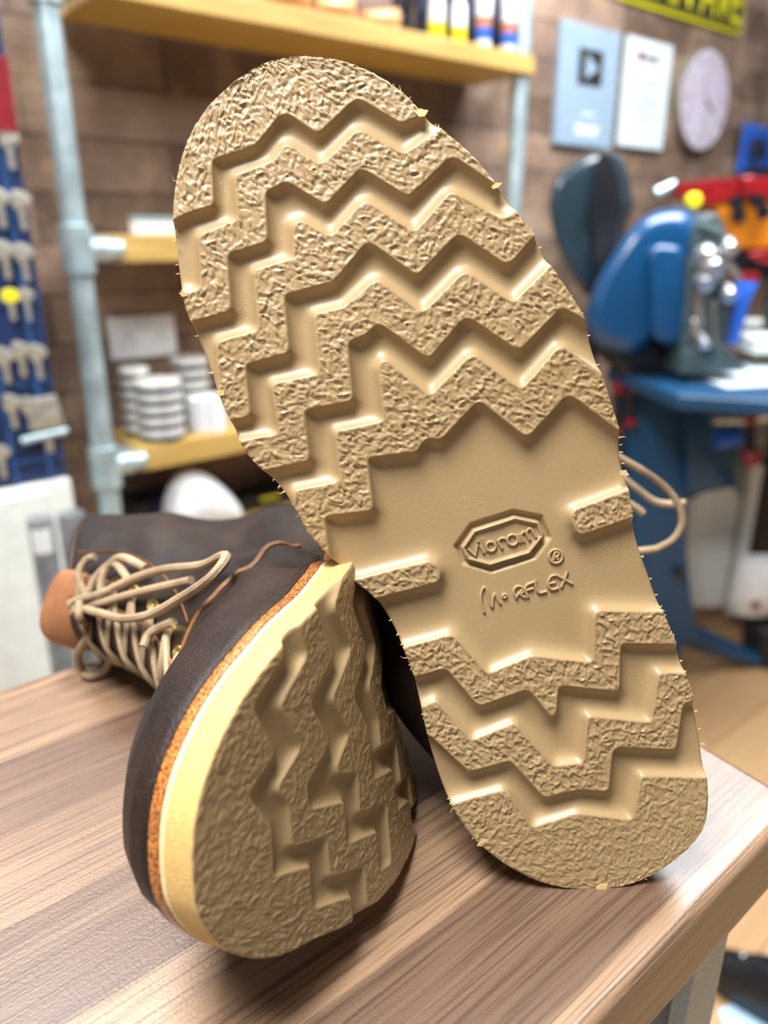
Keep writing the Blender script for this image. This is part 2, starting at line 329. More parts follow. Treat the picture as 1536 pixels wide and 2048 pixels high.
def height_map(lugs, seed, relief, deep):
    polys = list(lugs.values())
    ins = np.zeros((len(GY), len(GX)), bool)
    for p in polys: ins |= pip(p, GX, GY)
    D = seg_dist(polys, True); sd = np.where(ins, -D, D)
    sd = blur(np.clip(sd, -9, 9), 3)
    out = np.maximum(sd, 0)
    h = deep*(1-np.exp(-out/(.5*deep)))
    # crinkled texture stamped as short random ridges
    rng = np.random.default_rng(seed)
    T = np.zeros_like(h); Tn = np.zeros_like(h)
    n = 42000; w = 13
    cx = rng.uniform(X0+8, X1-8, n); cy = rng.uniform(Y0+8, Y1-8, n)
    field = rng.uniform(0, np.pi, (9, 6))
    L = rng.uniform(.7, 2.2, n); amp = rng.uniform(.2, 1.0, n)**1.3; wd = rng.uniform(.2, .34, n)
    for k in range(n):
        i = int((cx[k]-X0)/RES); j = int((cy[k]-Y0)/RES)
        th = field[int((cy[k]-Y0)/36), int((cx[k]-X0)/32)]+rng.normal(0, .9)
        xs = GX[i-w:i+w+1]-cx[k]; ys = GY[j-w:j+w+1]-cy[k]
        X, Y = np.meshgrid(xs, ys); u = X*np.cos(th)+Y*np.sin(th); v = -X*np.sin(th)+Y*np.cos(th)
        v = v+.12*u*u
        g = amp[k]*np.exp(-(v/wd[k])**2)*np.exp(-(np.maximum(np.abs(u)-L[k]*.7, 0)/.35)**2)
        S = (T if k % 3 else Tn)[j-w:j+w+1, i-w:i+w+1]
        np.maximum(S, g, out=S)
    mask = np.clip((-sd-.1)/.9, 0, 1)
    soft = 1-.45*np.clip((40-GY)/30, 0, 1)[:, None]
    h = h-(T-.8*Tn-.3)*relief*mask*soft
    # moulded medallion: a trough round a raised rim, with a shallow field inside
    io = pip(OCT_OUT, GX, GY); ii = pip(OCT_IN, GX, GY)
    do = seg_dist([OCT_OUT], True); di = seg_dist([OCT_IN], True)
    trough = np.where(io & ~ii, 1.0, 0)*np.clip(np.minimum(do, di)/.9, 0, 1)
    h = h+1.5*trough-.35*np.exp(-(di/.45)**2)+np.where(ii, .35*np.clip(di/.8, 0, 1), 0)
    return h
def sample(Hm, x, y):
    fx = np.clip((x-X0)/RES, 0, len(GX)-2); fy = np.clip((y-Y0)/RES, 0, len(GY)-2)
    i = fx.astype(int); j = fy.astype(int); a = fx-i; b = fy-j
    return (Hm[j, i]*(1-a)*(1-b)+Hm[j, i+1]*a*(1-b)+Hm[j+1, i]*(1-a)*b+Hm[j+1, i+1]*a*b)

def chains(P):
    """left and right x as functions of y for a closed outline"""
    i0 = int(np.argmin(P[:, 1])); P = np.roll(P, -i0, 0); i1 = int(np.argmax(P[:, 1]))
    a = P[:i1+1]; b = np.vstack([P[i1:], P[:1]])[::-1]
    f = []
    for c in (a, b):
        y = np.maximum.accumulate(c[:, 1])+np.arange(len(c))*1e-6; f.append((y, c[:, 0]))
    if f[0][1].mean() > f[1][1].mean(): f = f[::-1]
    return f
def offset(P, d):
    t = np.roll(P, -1, 0)-np.roll(P, 1, 0); t /= np.linalg.norm(t, axis=1)[:, None]
    n = np.stack([t[:, 1], -t[:, 0]], 1)
    area2 = np.sum(P[:, 0]*np.roll(P[:, 1], -1)-np.roll(P[:, 0], -1)*P[:, 1])
    return P+n*(d if area2 > 0 else -d)

def slab(P, prof, name, mat, parent, mats=None):
    """stacked outline rings: prof = (outward offset, z)"""
    rings = []
    for d, z in prof:
        Q = offset(P, d); rings.append([(x/1000, y/1000, (z+float(bend(y)))/1000) for x, y in Q])
    b = MB(); b.rings(rings); return b.build(name, mat, parent, angle=50)

def tread(P, Hm, warp, parent, thick):
    (yl, xl), (yr, xr) = chains(P)
    y0, y1 = P[:, 1].min(), P[:, 1].max()
    ys = [y0+.002]
    while ys[-1] < y1-.002:
        dd = min(ys[-1]-y0, y1-ys[-1]); ys.append(min(y1-.002, ys[-1]+.4*min(1, .06+math.sqrt(max(dd, 0)/9))))
    ys = np.array(ys); nc = 290
    L = np.interp(ys, yl, xl); Rr = np.interp(ys, yr, xr)
    u = np.linspace(0, 1, nc)
    X = L[:, None]+(Rr-L)[:, None]*u[None]; Y = np.repeat(ys[:, None], nc, 1)
    px, py = warp(X, Y)
    H = sample(Hm, px, py)
    # the very rim is slightly eased
    edge = np.minimum(X-L[:, None], Rr[:, None]-X)
    H = H+.35*np.exp(-(edge/.35)**2)
    Z = H+bend(Y)
    co = np.stack([X, Y, Z], -1).reshape(-1, 3)/1000
    nr = len(ys)
    idx = np.arange(nr*nc).reshape(nr, nc)
    q = np.stack([idx[:-1, :-1], idx[1:, :-1], idx[1:, 1:], idx[:-1, 1:]], -1).reshape(-1, 4)
    # skirt
    loop = np.concatenate([idx[0, :], idx[1:, -1], idx[-1, -2::-1], idx[-2:0:-1, 0]])
    sk = co[loop].copy(); 
    levels = []
    for fz in (.5, 1.0):
        c = sk.copy(); zt = (thick+bend(sk[:, 1]*1000))/1000
        c[:, 2] = sk[:, 2]*(1-fz)+zt*fz
        levels.append(c)
    allco = np.vstack([co]+levels); n = len(loop); base = nr*nc
    ring = [loop, base+np.arange(n), base+n+np.arange(n)]
    quads = [q]
    for a, b in zip(ring[:-1], ring[1:]):
        quads.append(np.stack([a, b, np.roll(b, -1), np.roll(a, -1)], -1))
    Q = np.vstack(quads)
    me = bpy.data.meshes.new('outsole')
    nf = len(Q)
    me.vertices.add(len(allco)); me.vertices.foreach_set('co', allco.ravel())
    me.loops.add(nf*4+n); me.loops.foreach_set('vertex_index', np.concatenate([Q.ravel(), ring[-1]]))
    me.polygons.add(nf+1)
    me.polygons.foreach_set('loop_start', np.concatenate([np.arange(nf)*4, [nf*4]]))
    mi = np.ones(nf+1, int); mi[:len(q)] = 0
    me.polygons.foreach_set('material_index', mi)
    me.polygons.foreach_set('use_smooth', np.ones(nf+1, bool))
    me.materials.append(M['rubber']); me.materials.append(M['cut'])
    me.update(calc_edges=True); me.validate()
    me.set_sharp_from_angle(angle=math.radians(75))
    o = bpy.data.objects.new('outsole', me); COL.objects.link(o); o.parent = parent
    return o

# upper: rings at rising heights.  z, front y, back y, half width, blend to round shaft, side scale at foot level
UP_PROF = [(14.5, 265, 1, 44, 0, 1.0), (18, 266, -1, 44, 0, 1.02), (24, 265, -3, 44, 0, 1.0), (32, 261, -4, 43, 0, .975), (40, 254, -4, 42, 0, .93),
 (48, 247, -4, 40, .08, .87), (56, 234, -3, 38, .18, .82), (64, 218, -2, 36, .32, .78), (72, 202, 0, 34, .5, .74),
 (80, 190, 2, 32, .7, .70), (90, 178, 4, 30, .85, .68), (100, 168, 6, 29, .95, .66), (112, 160, 9, 28, 1, .7), (126, 153, 13, 27, 1, .7),
 (140, 148, 17, 27, 1, .7), (150, 145, 19, 28, 1, .7), (160, 142, 22, 28.5, 1, .7), (166, 140.5, 24, 28, 1, .7)]
MED = 1.0     # sign of the inner side in the boot frame
def up_interp(z):
    a = np.array(UP_PROF); return [float(np.interp(z, a[:, 0], a[:, k])) for k in range(1, 6)]
def upper_point(P, ch, z, phi, out=0.0):
    yf, yb, w, k, sc = up_interp(z)
    t = (1+math.cos(phi))/2
    (yl, xl), (yr, xr) = ch
    y0, y1 = P[:, 1].min(), P[:, 1].max()
    ysole = y0+1+(y1-y0-2)*t
    L = float(np.interp(ysole, yl, xl)); Rx = float(np.interp(ysole, yr, xr))
    s = math.sin(phi)
    cx_s = (L+Rx)/2; hw_s = (Rx-L)/2-1.5
    # toe end narrows as the vamp falls away
    xs = cx_s+hw_s*sc*(1 if s >= 0 else -1)
    xc = w*s
    ymid = (yf+yb)/2
    xc += MED*12*min(1, max(0, (z-60)/50))
    xs += MED*(6 if MED < 0 else 20)*max(0, s*MED)*math.exp(-((ysole-(115 if MED < 0 else 78))/42)**2)*math.exp(-((z-38)/20)**2)
    x = xs*(1-k)+xc*k if abs(s) > 1e-6 else cx_s*(1-k)+xc*k
    y = yb+(yf-yb)*t
    zz = z+float(bend(y))*(1-min(1, max(0, (z-15)/60)))
    # outward direction in plan
    nx, ny = s*1.3, math.cos(phi)
    l = math.hypot(nx, ny)
    return (x+out*nx/l, y+out*ny/l, zz)

def make_boot(name, Mw, mirror, lugs, warp, seed, label, laces):
    global MED
    MED = -1.0 if mirror else 1.0
    root = empty(name, M=Mw); tag(root, label, 'boot', 'pair of resoled leather boots')
    P = np.array(OUTLINE)
    P = smooth_closed(P, 8)
    if mirror: P = P*np.array([-1, 1])
    # round the very ends a little so rings stay clean
    Hm = height_map(lugs, seed, .3 if mirror else .68, 2.3 if mirror else 3.3)
    sole = tread(P, Hm, warp, root, 9.0)
    # raised lettering and rim on the sole
    b = MB()
    def s3(x, y, up):
        if mirror: # pattern frame -> boot frame
            v = AINV @ np.array([x-AFF[2, 0], y-AFF[2, 1]]); 
        wx, wy = unwarp(x, y) if mirror else (x, y)
        hh = float(sample(Hm, np.array([x]), np.array([y]))[0])+float(bend(wy))
        return (wx/1000, wy/1000, (hh-up)/1000)
    for st in LETTERS:
        pts = smooth_open(st, 3) if len(st) > 3 else [np.array(q)*(1-t)+np.array(r)*t for q, r in zip(st[:-1], st[1:]) for t in (0, .5)]+[np.array(st[-1])]
        b.tube([s3(p[0], p[1], .22) for p in pts], .0005, 6)
    b.build('raised_lettering', M['rubber'], sole)
    b = MB()
    oc = [np.array(q)*(1-t)+np.array(r)*t for q, r in zip(OCT_IN, OCT_IN[1:]+OCT_IN[:1]) for t in np.linspace(0, 1, 8, endpoint=False)]
    b.tube([s3(p[0], p[1], .05) for p in oc], .00042, 6, closed=True)
    b.build('medallion_rim', M['rubber'], sole)
    # torn fibres round the untrimmed edge
    rng = random.Random(seed); b = MB(); Q = P
    def outw(i):
        p = Q[i]; t = Q[(i+1) % len(Q)]-Q[i-1]; t = t/np.linalg.norm(t); nrm = np.array([t[1], -t[0]])
        if np.dot(nrm, p-np.array([0, min(200, max(40, p[1]))])) < 0: nrm = -nrm
        return p, t, nrm
    for k in range(120 if not mirror else 200):
        i = rng.randrange(len(Q)); p, t, nrm = outw(i)
        if mirror and not (p[1] > 150 and p[0] > -5): continue
        L = rng.uniform(.2, .7)*(2.4 if rng.random() < .14 else 1); zz = rng.uniform(.5, 2.5)
        c1 = rng.uniform(-.6, .6)*L; c2 = rng.uniform(-1, 1)*L; dz = rng.uniform(-.8, .3)*L
        pts = [(p[0]-nrm[0]*.4, p[1]-nrm[1]*.4, zz), (p[0]+nrm[0]*L*.5+t[0]*c1*.4, p[1]+nrm[1]*L*.5+t[1]*c1*.4, zz+dz*.3), (p[0]+nrm[0]*L+t[0]*c2, p[1]+nrm[1]*L+t[1]*c2, zz+dz)]
        b.tube([(x/1000, y/1000, (z+float(bend(y)))/1000) for x, y, z in pts], [.00022*rng.uniform(.4, 1.8), .00013, .00004], 5)
    if not mirror:
        for i, L, wv in ((4*8, 1.6, 2.2), (7*8, 1.8, 1.2), (33*8-5, 2.2, 3.2), (55*8, 1.2, 1.6), (36*8, 1.0, 1.2), (16*8+3, 1.0, 1.6), (58*8, .8, 1.2)):
            p, t, nrm = outw(i)
            wv *= .7; L *= .7; c = [(-.8*wv, -1.6, -.2), (.2*wv, -1.9, -.35), (.9*wv, -.6, -.3), (.75*wv, L, -.5), (-.1*wv, .3*L, -.3), (-.6*wv, .1, -.25)]
            lo = [(p[0]+t[0]*u+nrm[0]*v, p[1]+t[1]*u+nrm[1]*v, q) for u, v, q in c]
            b.rings([[(x/1000, y/1000, (z+dz+float(bend(y)))/1000) for x, y, z in lo] for dz in (0, .55)])
    tag(b.build('frayed_edge', M['fray'], sole), kind='stuff')
    off = 0.0 if mirror else -2.5
    slab(P, [(off-.1, 9.0), (off, 9.2), (off, 10.4), (off-.1, 10.6)], 'cream_layer', M['cream'], root)
    slab(P, [(off-.4, 10.6), (off+.1, 10.9), (off+.2, 12.6), (off, 14.2), (off-.6, 14.8)], 'midsole', M['midsole'], root)
    slab(P, [(off-1.2, 14.8), (off-.4, 15.0), (off-.3, 15.9), (off-1.6, 16.3)], 'welt', M['upper'], root)
    ch = chains(offset(P, off-.5))
    # leather upper
    rings = []; zs = []
    for a, c in zip(UP_PROF[:-1], UP_PROF[1:]):
        zs += [a[0]+(c[0]-a[0])*t for t in (0, .34, .67)]
    zs.append(UP_PROF[-1][0])
    zs[0] = 15.6
    nph = 120
    for z in zs:
        rings.append([tuple(v/1000 for v in upper_point(P, ch, z, -2*math.pi*k/nph)) for k in range(nph)])
    b = MB(); b.rings(rings, cap=False)
    u = b.build('upper', [M['upper'] , M['tan_leather']], root, angle=80)
    so = u.modifiers.new('thickness', 'SOLIDIFY'); so.thickness = .0028; so.offset = -1 if not mirror else -1
    so.material_offset = 1; so.material_offset_rim = 0
    me = u.data
    # insole closes the foot
    S = lambda z, x, out: None
    def front(z, x, out=0.0):
        """point on the lacing front at height z and sideways x"""
        yf, yb, w, k, sc = up_interp(z)
        best = None
        lo, hi = (0, math.pi*.8) if x >= 0 else (0, -math.pi*.8)
        for _ in range(30):
            m_ = (lo+hi)/2; p = upper_point(P, ch, z, m_, 0)
            xc0 = upper_point(P, ch, z, 0.0, 0)[0]
            if abs(p[0]-xc0) < abs(x): lo = m_
            else: hi = m_
        return tuple(v/1000 for v in upper_point(P, ch, z, lo, out))
    side = lambda s: [front(z, s*(EY-6), 1.0) for z in np.linspace(74, 164, 24)]
    # tongue between the facings, its tan top standing out of the shaft
    rings = []
    for z in np.linspace(72, 164, 26):
        rings.append([front(z, x, .55-.02*abs(x)) for x in np.linspace(-(EY-5.5), EY-5.5, 9)])
    b = MB()
    for r in rings: b.v += r
    for j in range(len(rings)-1):
        for i in range(8): b.f.append((j*9+i, j*9+i+1, (j+1)*9+i+1, (j+1)*9+i)); b.mi.append(0)
    tg = b.build('tongue', M['brown_leather'], root)
    so = tg.modifiers.new('thickness', 'SOLIDIFY'); so.thickness = .0022; so.offset = 0
    rings = []
    for t, z in zip(np.linspace(0, 1, 12), np.linspace(135, 188, 12)):
        yf = up_interp(min(z, 166))[0]-5+ (10*t*t)
        hw = 20+3*t-8*max(0, t-.75)/.25
        rings.append([((MED*12+hw*math.sin(a))/1000, (yf-26*(1-math.cos(a)))/1000, (z-9*(t**3)*math.sin(a)**2)/1000) for a in np.linspace(-1.25, 1.25, 15)])
    b = MB()
    for r in rings: b.v += r
    for j in range(len(rings)-1):
        for i in range(14): b.f.append((j*15+i, j*15+i+1, (j+1)*15+i+1, (j+1)*15+i)); b.mi.append(0)
    tt = b.build('tongue_top', M['tan_leather'], root)
    so = tt.modifiers.new('thickness', 'SOLIDIFY'); so.thickness = .003; so.offset = 0
    sb = tt.modifiers.new('sub', 'SUBSURF'); sb.levels = 1; sb.render_levels = 1
    tt['label'] = 'smooth tan tongue top'
    # facing edges, collar roll, seams
    for s in (-1, 1):
        MB().tube(side(s), .0012, 6).build('facing_edge', M['seam'], root)
        MB().tube([front(z, s*(EY+6), .35) for z in np.linspace(78, 162, 24)], .0005, 5).build('facing_stitching', M['seam'], root)
    MB().tube([tuple(v/1000 for v in upper_point(P, ch, 166, 2*math.pi*k/60, -1.0)) for k in range(60)], .0021, 8, closed=True).build('collar', M['brown_leather'], root)
    for s in (-1, 1):
        pts = []
        for t in np.linspace(0, 1, 30):
            z = 78-52*t**1.2; phi = s*(.42+1.35*t**.8)
            pts.append(tuple(v/1000 for v in upper_point(P, ch, z, phi, .25)))
        MB().tube(pts, .0013, 6).build('vamp_seam', M['seam'], root)
    zl = np.linspace(78, 158, 7)
    for z in zl:
        for s in (-1, 1):
            p = Vector(front(float(z), s*EY, .9)); q = Vector(front(float(z), s*EY, 3)); ax = (q-p).to_track_quat('Z', 'Y').to_matrix()
            MB().lathe([(.0018, -.001), (.0034, -.0006), (.0036, .0002), (.0028, .0008), (.0018, .0004)], p, ax, 14).build('eyelet', M['brass'], root)
    # criss-cross lacing
    b = MB()
    for j in range(len(zl)-1):
        for s in (-1, 1):
            z0, z1 = float(zl[j]), float(zl[j+1])
            pts = [front(z0, s*EY, .6), front(z0+1, s*(EY-4), 3), front((z0+z1)/2, 0, 4.4+s*.8), front(z1-1, -s*(EY-4), 3), front(z1, -s*EY, .8)]
            b.tube(smooth_open(pts, 5), .0017, 7)
    b.tube(smooth_open([front(zl[0], -EY, .6), front(zl[0], -8, 3.2), front(zl[0], 8, 3.2), front(zl[0], EY, .6)], 4), .0017, 7)
    lc = b.build('lace', M['lace'], root)
    for pts in laces:
        MB().tube(smooth_open([(x/1000, y/1000, z/1000) for x, y, z in pts], 6), .0018, 8).build('lace_loop', M['lace'], root)
    return root, P, ch

def mat4(X, Y, Z, O):
    m = Matrix.Identity(4)
    for i in range(3): m[i][0], m[i][1], m[i][2], m[i][3] = X[i], Y[i], Z[i], O[i]
    return m
# the left boot stands on its heel with the tread to the viewer; the right one lies on its side behind it
M_STAND = mat4((-0.94262067, -0.11418878, -0.31373108), (-0.32975521, 0.17142572, 0.92837208), (-0.05222809, 0.97855717, -0.19924377), (0.07403907, 0.19415296, 1.10264399))
M_LIE = mat4((0.18953862675455257, -0.02057601831252373, -0.9816576472667389), (-0.4829607534903425, -0.8724272818253966, -0.0749636479380183), (-0.8548824594965715, 0.48831062388047347, -0.17529607824738735), (0.09604578645160197, 0.36164251069282266, 1.159431813956871))
AFF = np.array([[0.990657978, 0.252679768], [-0.327584265, 1.107889358], [29.8288387, -39.5989717]])  # pattern -> lying boot sole
AINV = np.linalg.inv(AFF[:2])
def warp_lie(X, Y):
    q = np.stack([X-AFF[2, 0], Y-AFF[2, 1]], -1) @ AINV
    return q[..., 0], q[..., 1]
def unwarp(x, y):
    v = np.array([x, y]) @ AFF[:2]+AFF[2]; return float(v[0]), float(v[1])

# the lying boot is flexed at the ball and arch, as a worn boot is
FY = np.arange(300, -60, -.5)
FANG = .502*np.clip((225-FY)/65, 0, 1)+.2*np.clip((155-FY)/50, 0, 1)
FCY = 300-np.concatenate([[0], np.cumsum(.5*np.cos((FANG[1:]+FANG[:-1])/2))]); FCZ = np.concatenate([[0], np.cumsum(.5*np.sin((FANG[1:]+FANG[:-1])/2))])
def flex(L):
    f = lambda A: np.interp(-L[:, 1], -FY, A)
    a = f(FANG); z = L[:, 2]; zs = np.minimum(z, 20); zu = z-zs
    x = L[:, 0]-6*np.clip((150-L[:, 1])/60, 0, 1)
    return np.stack([x, f(FCY)+zs*np.sin(a), f(FCZ)+zs*np.cos(a)+zu], -1)
def flex_tree(o):
    for ch in o.children:
        if ch.type == 'MESH' and not ch.name.startswith('lace_loop'):
            n = len(ch.data.vertices); c = np.empty(n*3); ch.data.vertices.foreach_get('co', c)
            ch.data.vertices.foreach_set('co', (flex(c.reshape(-1, 3)*1000)/1000).ravel()); ch.data.update()
        flex_tree(ch)

# ------------------------------------------------------------------ counter
def wood_counter():
    m = N('walnut_laminate'); ang = math.atan2(.6506, .7594)
    v = m.coord((1, 1, 1), (0, 0, -ang))
    mp = m.n('ShaderNodeMapping'); mp.inputs['Scale'].default_value = (.9, 40, 40); m.l(v, mp.inputs[0])
    mp2 = m.n('ShaderNodeMapping'); mp2.inputs['Scale'].default_value = (12, 760, 760); m.l(v, mp2.inputs[0])
    mp4 = m.n('ShaderNodeMapping'); mp4.inputs['Scale'].default_value = (5, 250, 250); m.l(v, mp4.inputs[0])
    st = m.n('ShaderNodeTexBrick'); st.offset = .43
    for k, x in (('Scale', 1), ('Brick Width', .42), ('Row Height', .042), ('Mortar Size', .0), ('Bias', .05)): st.inputs[k].default_value = x
    st.inputs['Color1'].default_value = lin((162, 130, 100)); st.inputs['Color2'].default_value = lin((86, 63, 51)); m.l(v, st.inputs['Vector'])
    wide = m.noise(mp.outputs[0], 1.7, 4, .55, .5); fine = m.noise(mp2.outputs[0], 1.2, 3, .6, .2); mid = m.noise(mp4.outputs[0], 1.1, 3, .55, .2)
    c = m.mix(m.ramp(wide, [(.4, (150, 150, 150)), (.52, (0, 0, 0))]), st.outputs['Color'], (104, 80, 66))
    c = m.mix(m.ramp(wide, [(.54, (0, 0, 0)), (.68, (150, 150, 150))]), c, (182, 154, 120))
    c = m.mix(m.ramp(mid, [(.36, (120, 120, 120)), (.54, (0, 0, 0))]), c, (100, 78, 64))
    c = m.mix(m.ramp(fine, [(.4, (205, 205, 205)), (.5, (0, 0, 0))]), c, (66, 47, 38))
    m.base(c)
    m.b.inputs['Roughness'].default_value = .4
    m.b.inputs['Coat Weight'].default_value = .35; m.b.inputs['Coat Roughness'].default_value = .3
    m.bump(m.mix(.5, fine, m.noise(v, 900, 3)), .5, .0007)
    return m.m
M['counter'] = wood_counter()
A = Vector((.1565, .2335, 0)); Bc = Vector((.0045, .4630, 0))
FD = Vector((.7594, .6506, 0)); LD = Vector((.768, .642, 0))
far = 1.5
pts = [A, Bc, Bc-LD*far, A-FD*far]
b = MB(); b.rings([[p+Vector((0, 0, 1.068)) for p in pts], [p+Vector((0, 0, 1.1)) for p in pts]])
ct = b.build('counter', M['counter'], smooth=True); bevel(ct, .004, 4)
tag(ct, 'walnut laminate counter top under the two boots, rounded front edge', 'counter')
M['grey'] = plain('grey_painted_panel', (128, 134, 142), .6, var=.05, scale=200)
M['cream_panel'] = plain('cream_chipboard_edging', (224, 226, 212), .7, var=.06, scale=600)
ND = Vector((.6506, -.7594, 0))
unit = empty('counter_cabinet', (A.x, A.y, 0)); tag(unit, 'grey panelled counter body with a cream end edging below the counter top', 'cabinet')
def fpt(s, off, z): return Vector((.0652, .1565, z))+FD*s+ND*off
def fbox(s0, s1, o0, o1, z0, z1):
    b = MB(); r = []
    for z in (z0, z1): r.append([fpt(s0, o0, z), fpt(s1, o0, z), fpt(s1, o1, z), fpt(s0, o1, z)])
    return b.rings(r)
fbox(-1.4, .0655, -.20, -.012, 0.0, 1.067).build('front_panel', M['grey'], unit, False, True)
fbox(.0655, .0905, -.20, -.006, 0.0, 1.067).build('end_panel', M['cream_panel'], unit, False, True)

# ------------------------------------------------------------------ floor and plank wall
m = N('oak_laminate_floor'); v = m.coord((1, 1, 1), (0, 0, -.7))
br = m.n('ShaderNodeTexBrick'); br.inputs['Scale'].default_value = 1; br.inputs['Brick Width'].default_value = 1.2; br.inputs['Row Height'].default_value = .19
br.inputs['Mortar Size'].default_value = .002; br.inputs['Color1'].default_value = lin((196, 160, 116)); br.inputs['Color2'].default_value = lin((176, 138, 98)); br.inputs['Mortar'].default_value = lin((120, 88, 60))
m.l(v, br.inputs['Vector'])
mp = m.n('ShaderNodeMapping'); mp.inputs['Scale'].default_value = (2, 22, 1); m.l(v, mp.inputs[0])
m.base(m.mix(m.ramp(m.noise(mp.outputs[0], 2, 4), [(.4, (0, 0, 0)), (.7, (130, 130, 130))]), br.outputs['Color'], (150, 112, 80)))
m.b.inputs['Roughness'].default_value = .4
b = MB(); b.add([(-3, -2, 0), (5, -2, 0), (5, 6, 0), (-3, 6, 0)], [(0, 1, 2, 3)])
tag(b.build('floor', m.m, smooth=False), kind='structure')

m = N('old_plank_wall')
tc = m.n('ShaderNodeTexCoord'); sx = m.n('ShaderNodeSeparateXYZ'); cb = m.n('ShaderNodeCombineXYZ')
m.l(tc.outputs['Object'], sx.inputs[0]); m.l(sx.outputs['X'], cb.inputs[0]); m.l(sx.outputs['Z'], cb.inputs[1])
v = cb.outputs[0]
br = m.n('ShaderNodeTexBrick'); br.inputs['Scale'].default_value = 1; br.inputs['Brick Width'].default_value = .46; br.inputs['Row Height'].default_value = .098
br.inputs['Mortar Size'].default_value = .003; br.inputs['Mortar Smooth'].default_value = .3
br.inputs['Color1'].default_value = lin((150, 124, 108)); br.inputs['Color2'].default_value = lin((86, 66, 52)); br.inputs['Mortar'].default_value = lin((40, 30, 24))
br.offset = .37
m.l(v, br.inputs['Vector'])
mp = m.n('ShaderNodeMapping'); mp.inputs['Scale'].default_value = (3, 30, 1); m.l(v, mp.inputs[0])
g = m.noise(mp.outputs[0], 2.2, 5, .6, .4); p = m.noise(v, 5, 4, .6); kn = m.noise(v, 11, 2)
c = m.mix(m.ramp(g, [(.35, (0, 0, 0)), (.7, (200, 200, 200))]), br.outputs['Color'], (112, 90, 74))
c = m.mix(m.ramp(p, [(.38, (150, 150, 150)), (.52, (0, 0, 0))]), c, (58, 46, 40))
c = m.mix(m.ramp(p, [(.5, (0, 0, 0)), (.68, (190, 190, 190))]), c, (182, 160, 136))
c = m.mix(m.ramp(kn, [(.62, (0, 0, 0)), (.74, (170, 170, 170))]), c, (186, 146, 82))
m.base(c); m.b.inputs['Roughness'].default_value = .75
m.bump(m.mix(.5, g, br.outputs['Fac']), .3, .003)
b = MB(); b.box((1.6, .02, 1.3), (7.5, .04, 2.8))
wl = b.build('wall_back', m.m, smooth=False); wl.matrix_world = WROT.to_4x4(); wl.location = wp(0, -.2, 0)
tag(wl, kind='structure')

def wall_thing(name, s, off, z, label, cat, group=None):
    Mx = WROT.to_4x4(); Mx.translation = wp(s, off, z)
    o = empty(name, M=Mx); return tag(o, label, cat, group)
def wall_mesh(b, name, mat, parent, **k): return b.build(name, mat, parent, **k)

# ------------------------------------------------------------------ pipe shelving
M['galv'] = plain('galvanised_steel', (176, 196, 202), .42, .55, var=.1, scale=30)
M['pine'] = N('yellow_pine_board'); 
_m = M['pine']; _v = _m.coord((1, 12, 12)); _m.base(_m.ramp(_m.noise(_v, 5, 4, .6, .5), [(.3, (170, 138, 72)), (.7, (200, 168, 98))])); _m.b.inputs['Roughness'].default_value = .5
M['pine'] = _m.m
M['endgrain'] = plain('pine_end_grain', (226, 190, 136), .7)
sh = wall_thing('shelving_unit', 0, 0, 0, 'shelving unit of galvanised pipes and yellow pine boards against the plank wall', 'shelves')
for s in (0, 1.148):
    MB().lathe([(.021, 0.02), (.021, 2.45)], (s, 0, 0), None, 24).build('upright', M['galv'], sh)
    MB().lathe([(.04, 0), (.04, .008), (.024, .03)], (s, 0, 0), None, 24).build('foot_flange', M['galv'], sh)
RY = Matrix.Rotation(math.pi/2, 3, 'Y'); RXm = Matrix.Rotation(-math.pi/2, 3, 'X')
def fitting(s, z, side):
    b = MB(); b.lathe([(.024, -.042), (.0285, -.04), (.0285, .04), (.024, .042)], (s, 0, z), None, 20)
    b.lathe([(.0, 0), (.022, 0.0), (.022, .055), (.017, .058)], (s, 0, z), RY if side > 0 else Matrix.Rotation(-math.pi/2, 3, 'Y'), 18)
    return b.build('pipe_fitting', M['galv'], sh)
def board(s0, s1, y0, y1, z0, z1):
    b = MB(); b.box(((s0+s1)/2, (y0+y1)/2, (z0+z1)/2), (s1-s0, y1-y0, z1-z0))
    b.mi = [1 if i in (0, 1) else 0 for i in range(6)]
    o = b.build('shelf_board', [M['pine'], M['endgrain']], sh, smooth=False); bevel(o, .002, 2); return o
board(.08, 1.165, -.03, .185, 1.663, 1.703)
board(.076, 1.08, .0, .185, 1.244, 1.292)
board(.072, 1.08, .0, .185, .842, .892)
board(.072, 1.08, .0, .185, .62, .66)
for z in (1.683, 1.268, .867, .64):
    fitting(0, z, 1)
    if z < 1.5: fitting(1.148, z, -1)
    MB().lathe([(.017, 0), (.017, .12)], (0.055, 0.0, z), RXm, 14).build('shelf_bracket', M['galv'], sh)
    b = MB(); b.lathe([(.017, -.005), (.017, .04)], (.04, 0, z), RY, 14); b.build('shelf_bracket', M['galv'], sh)

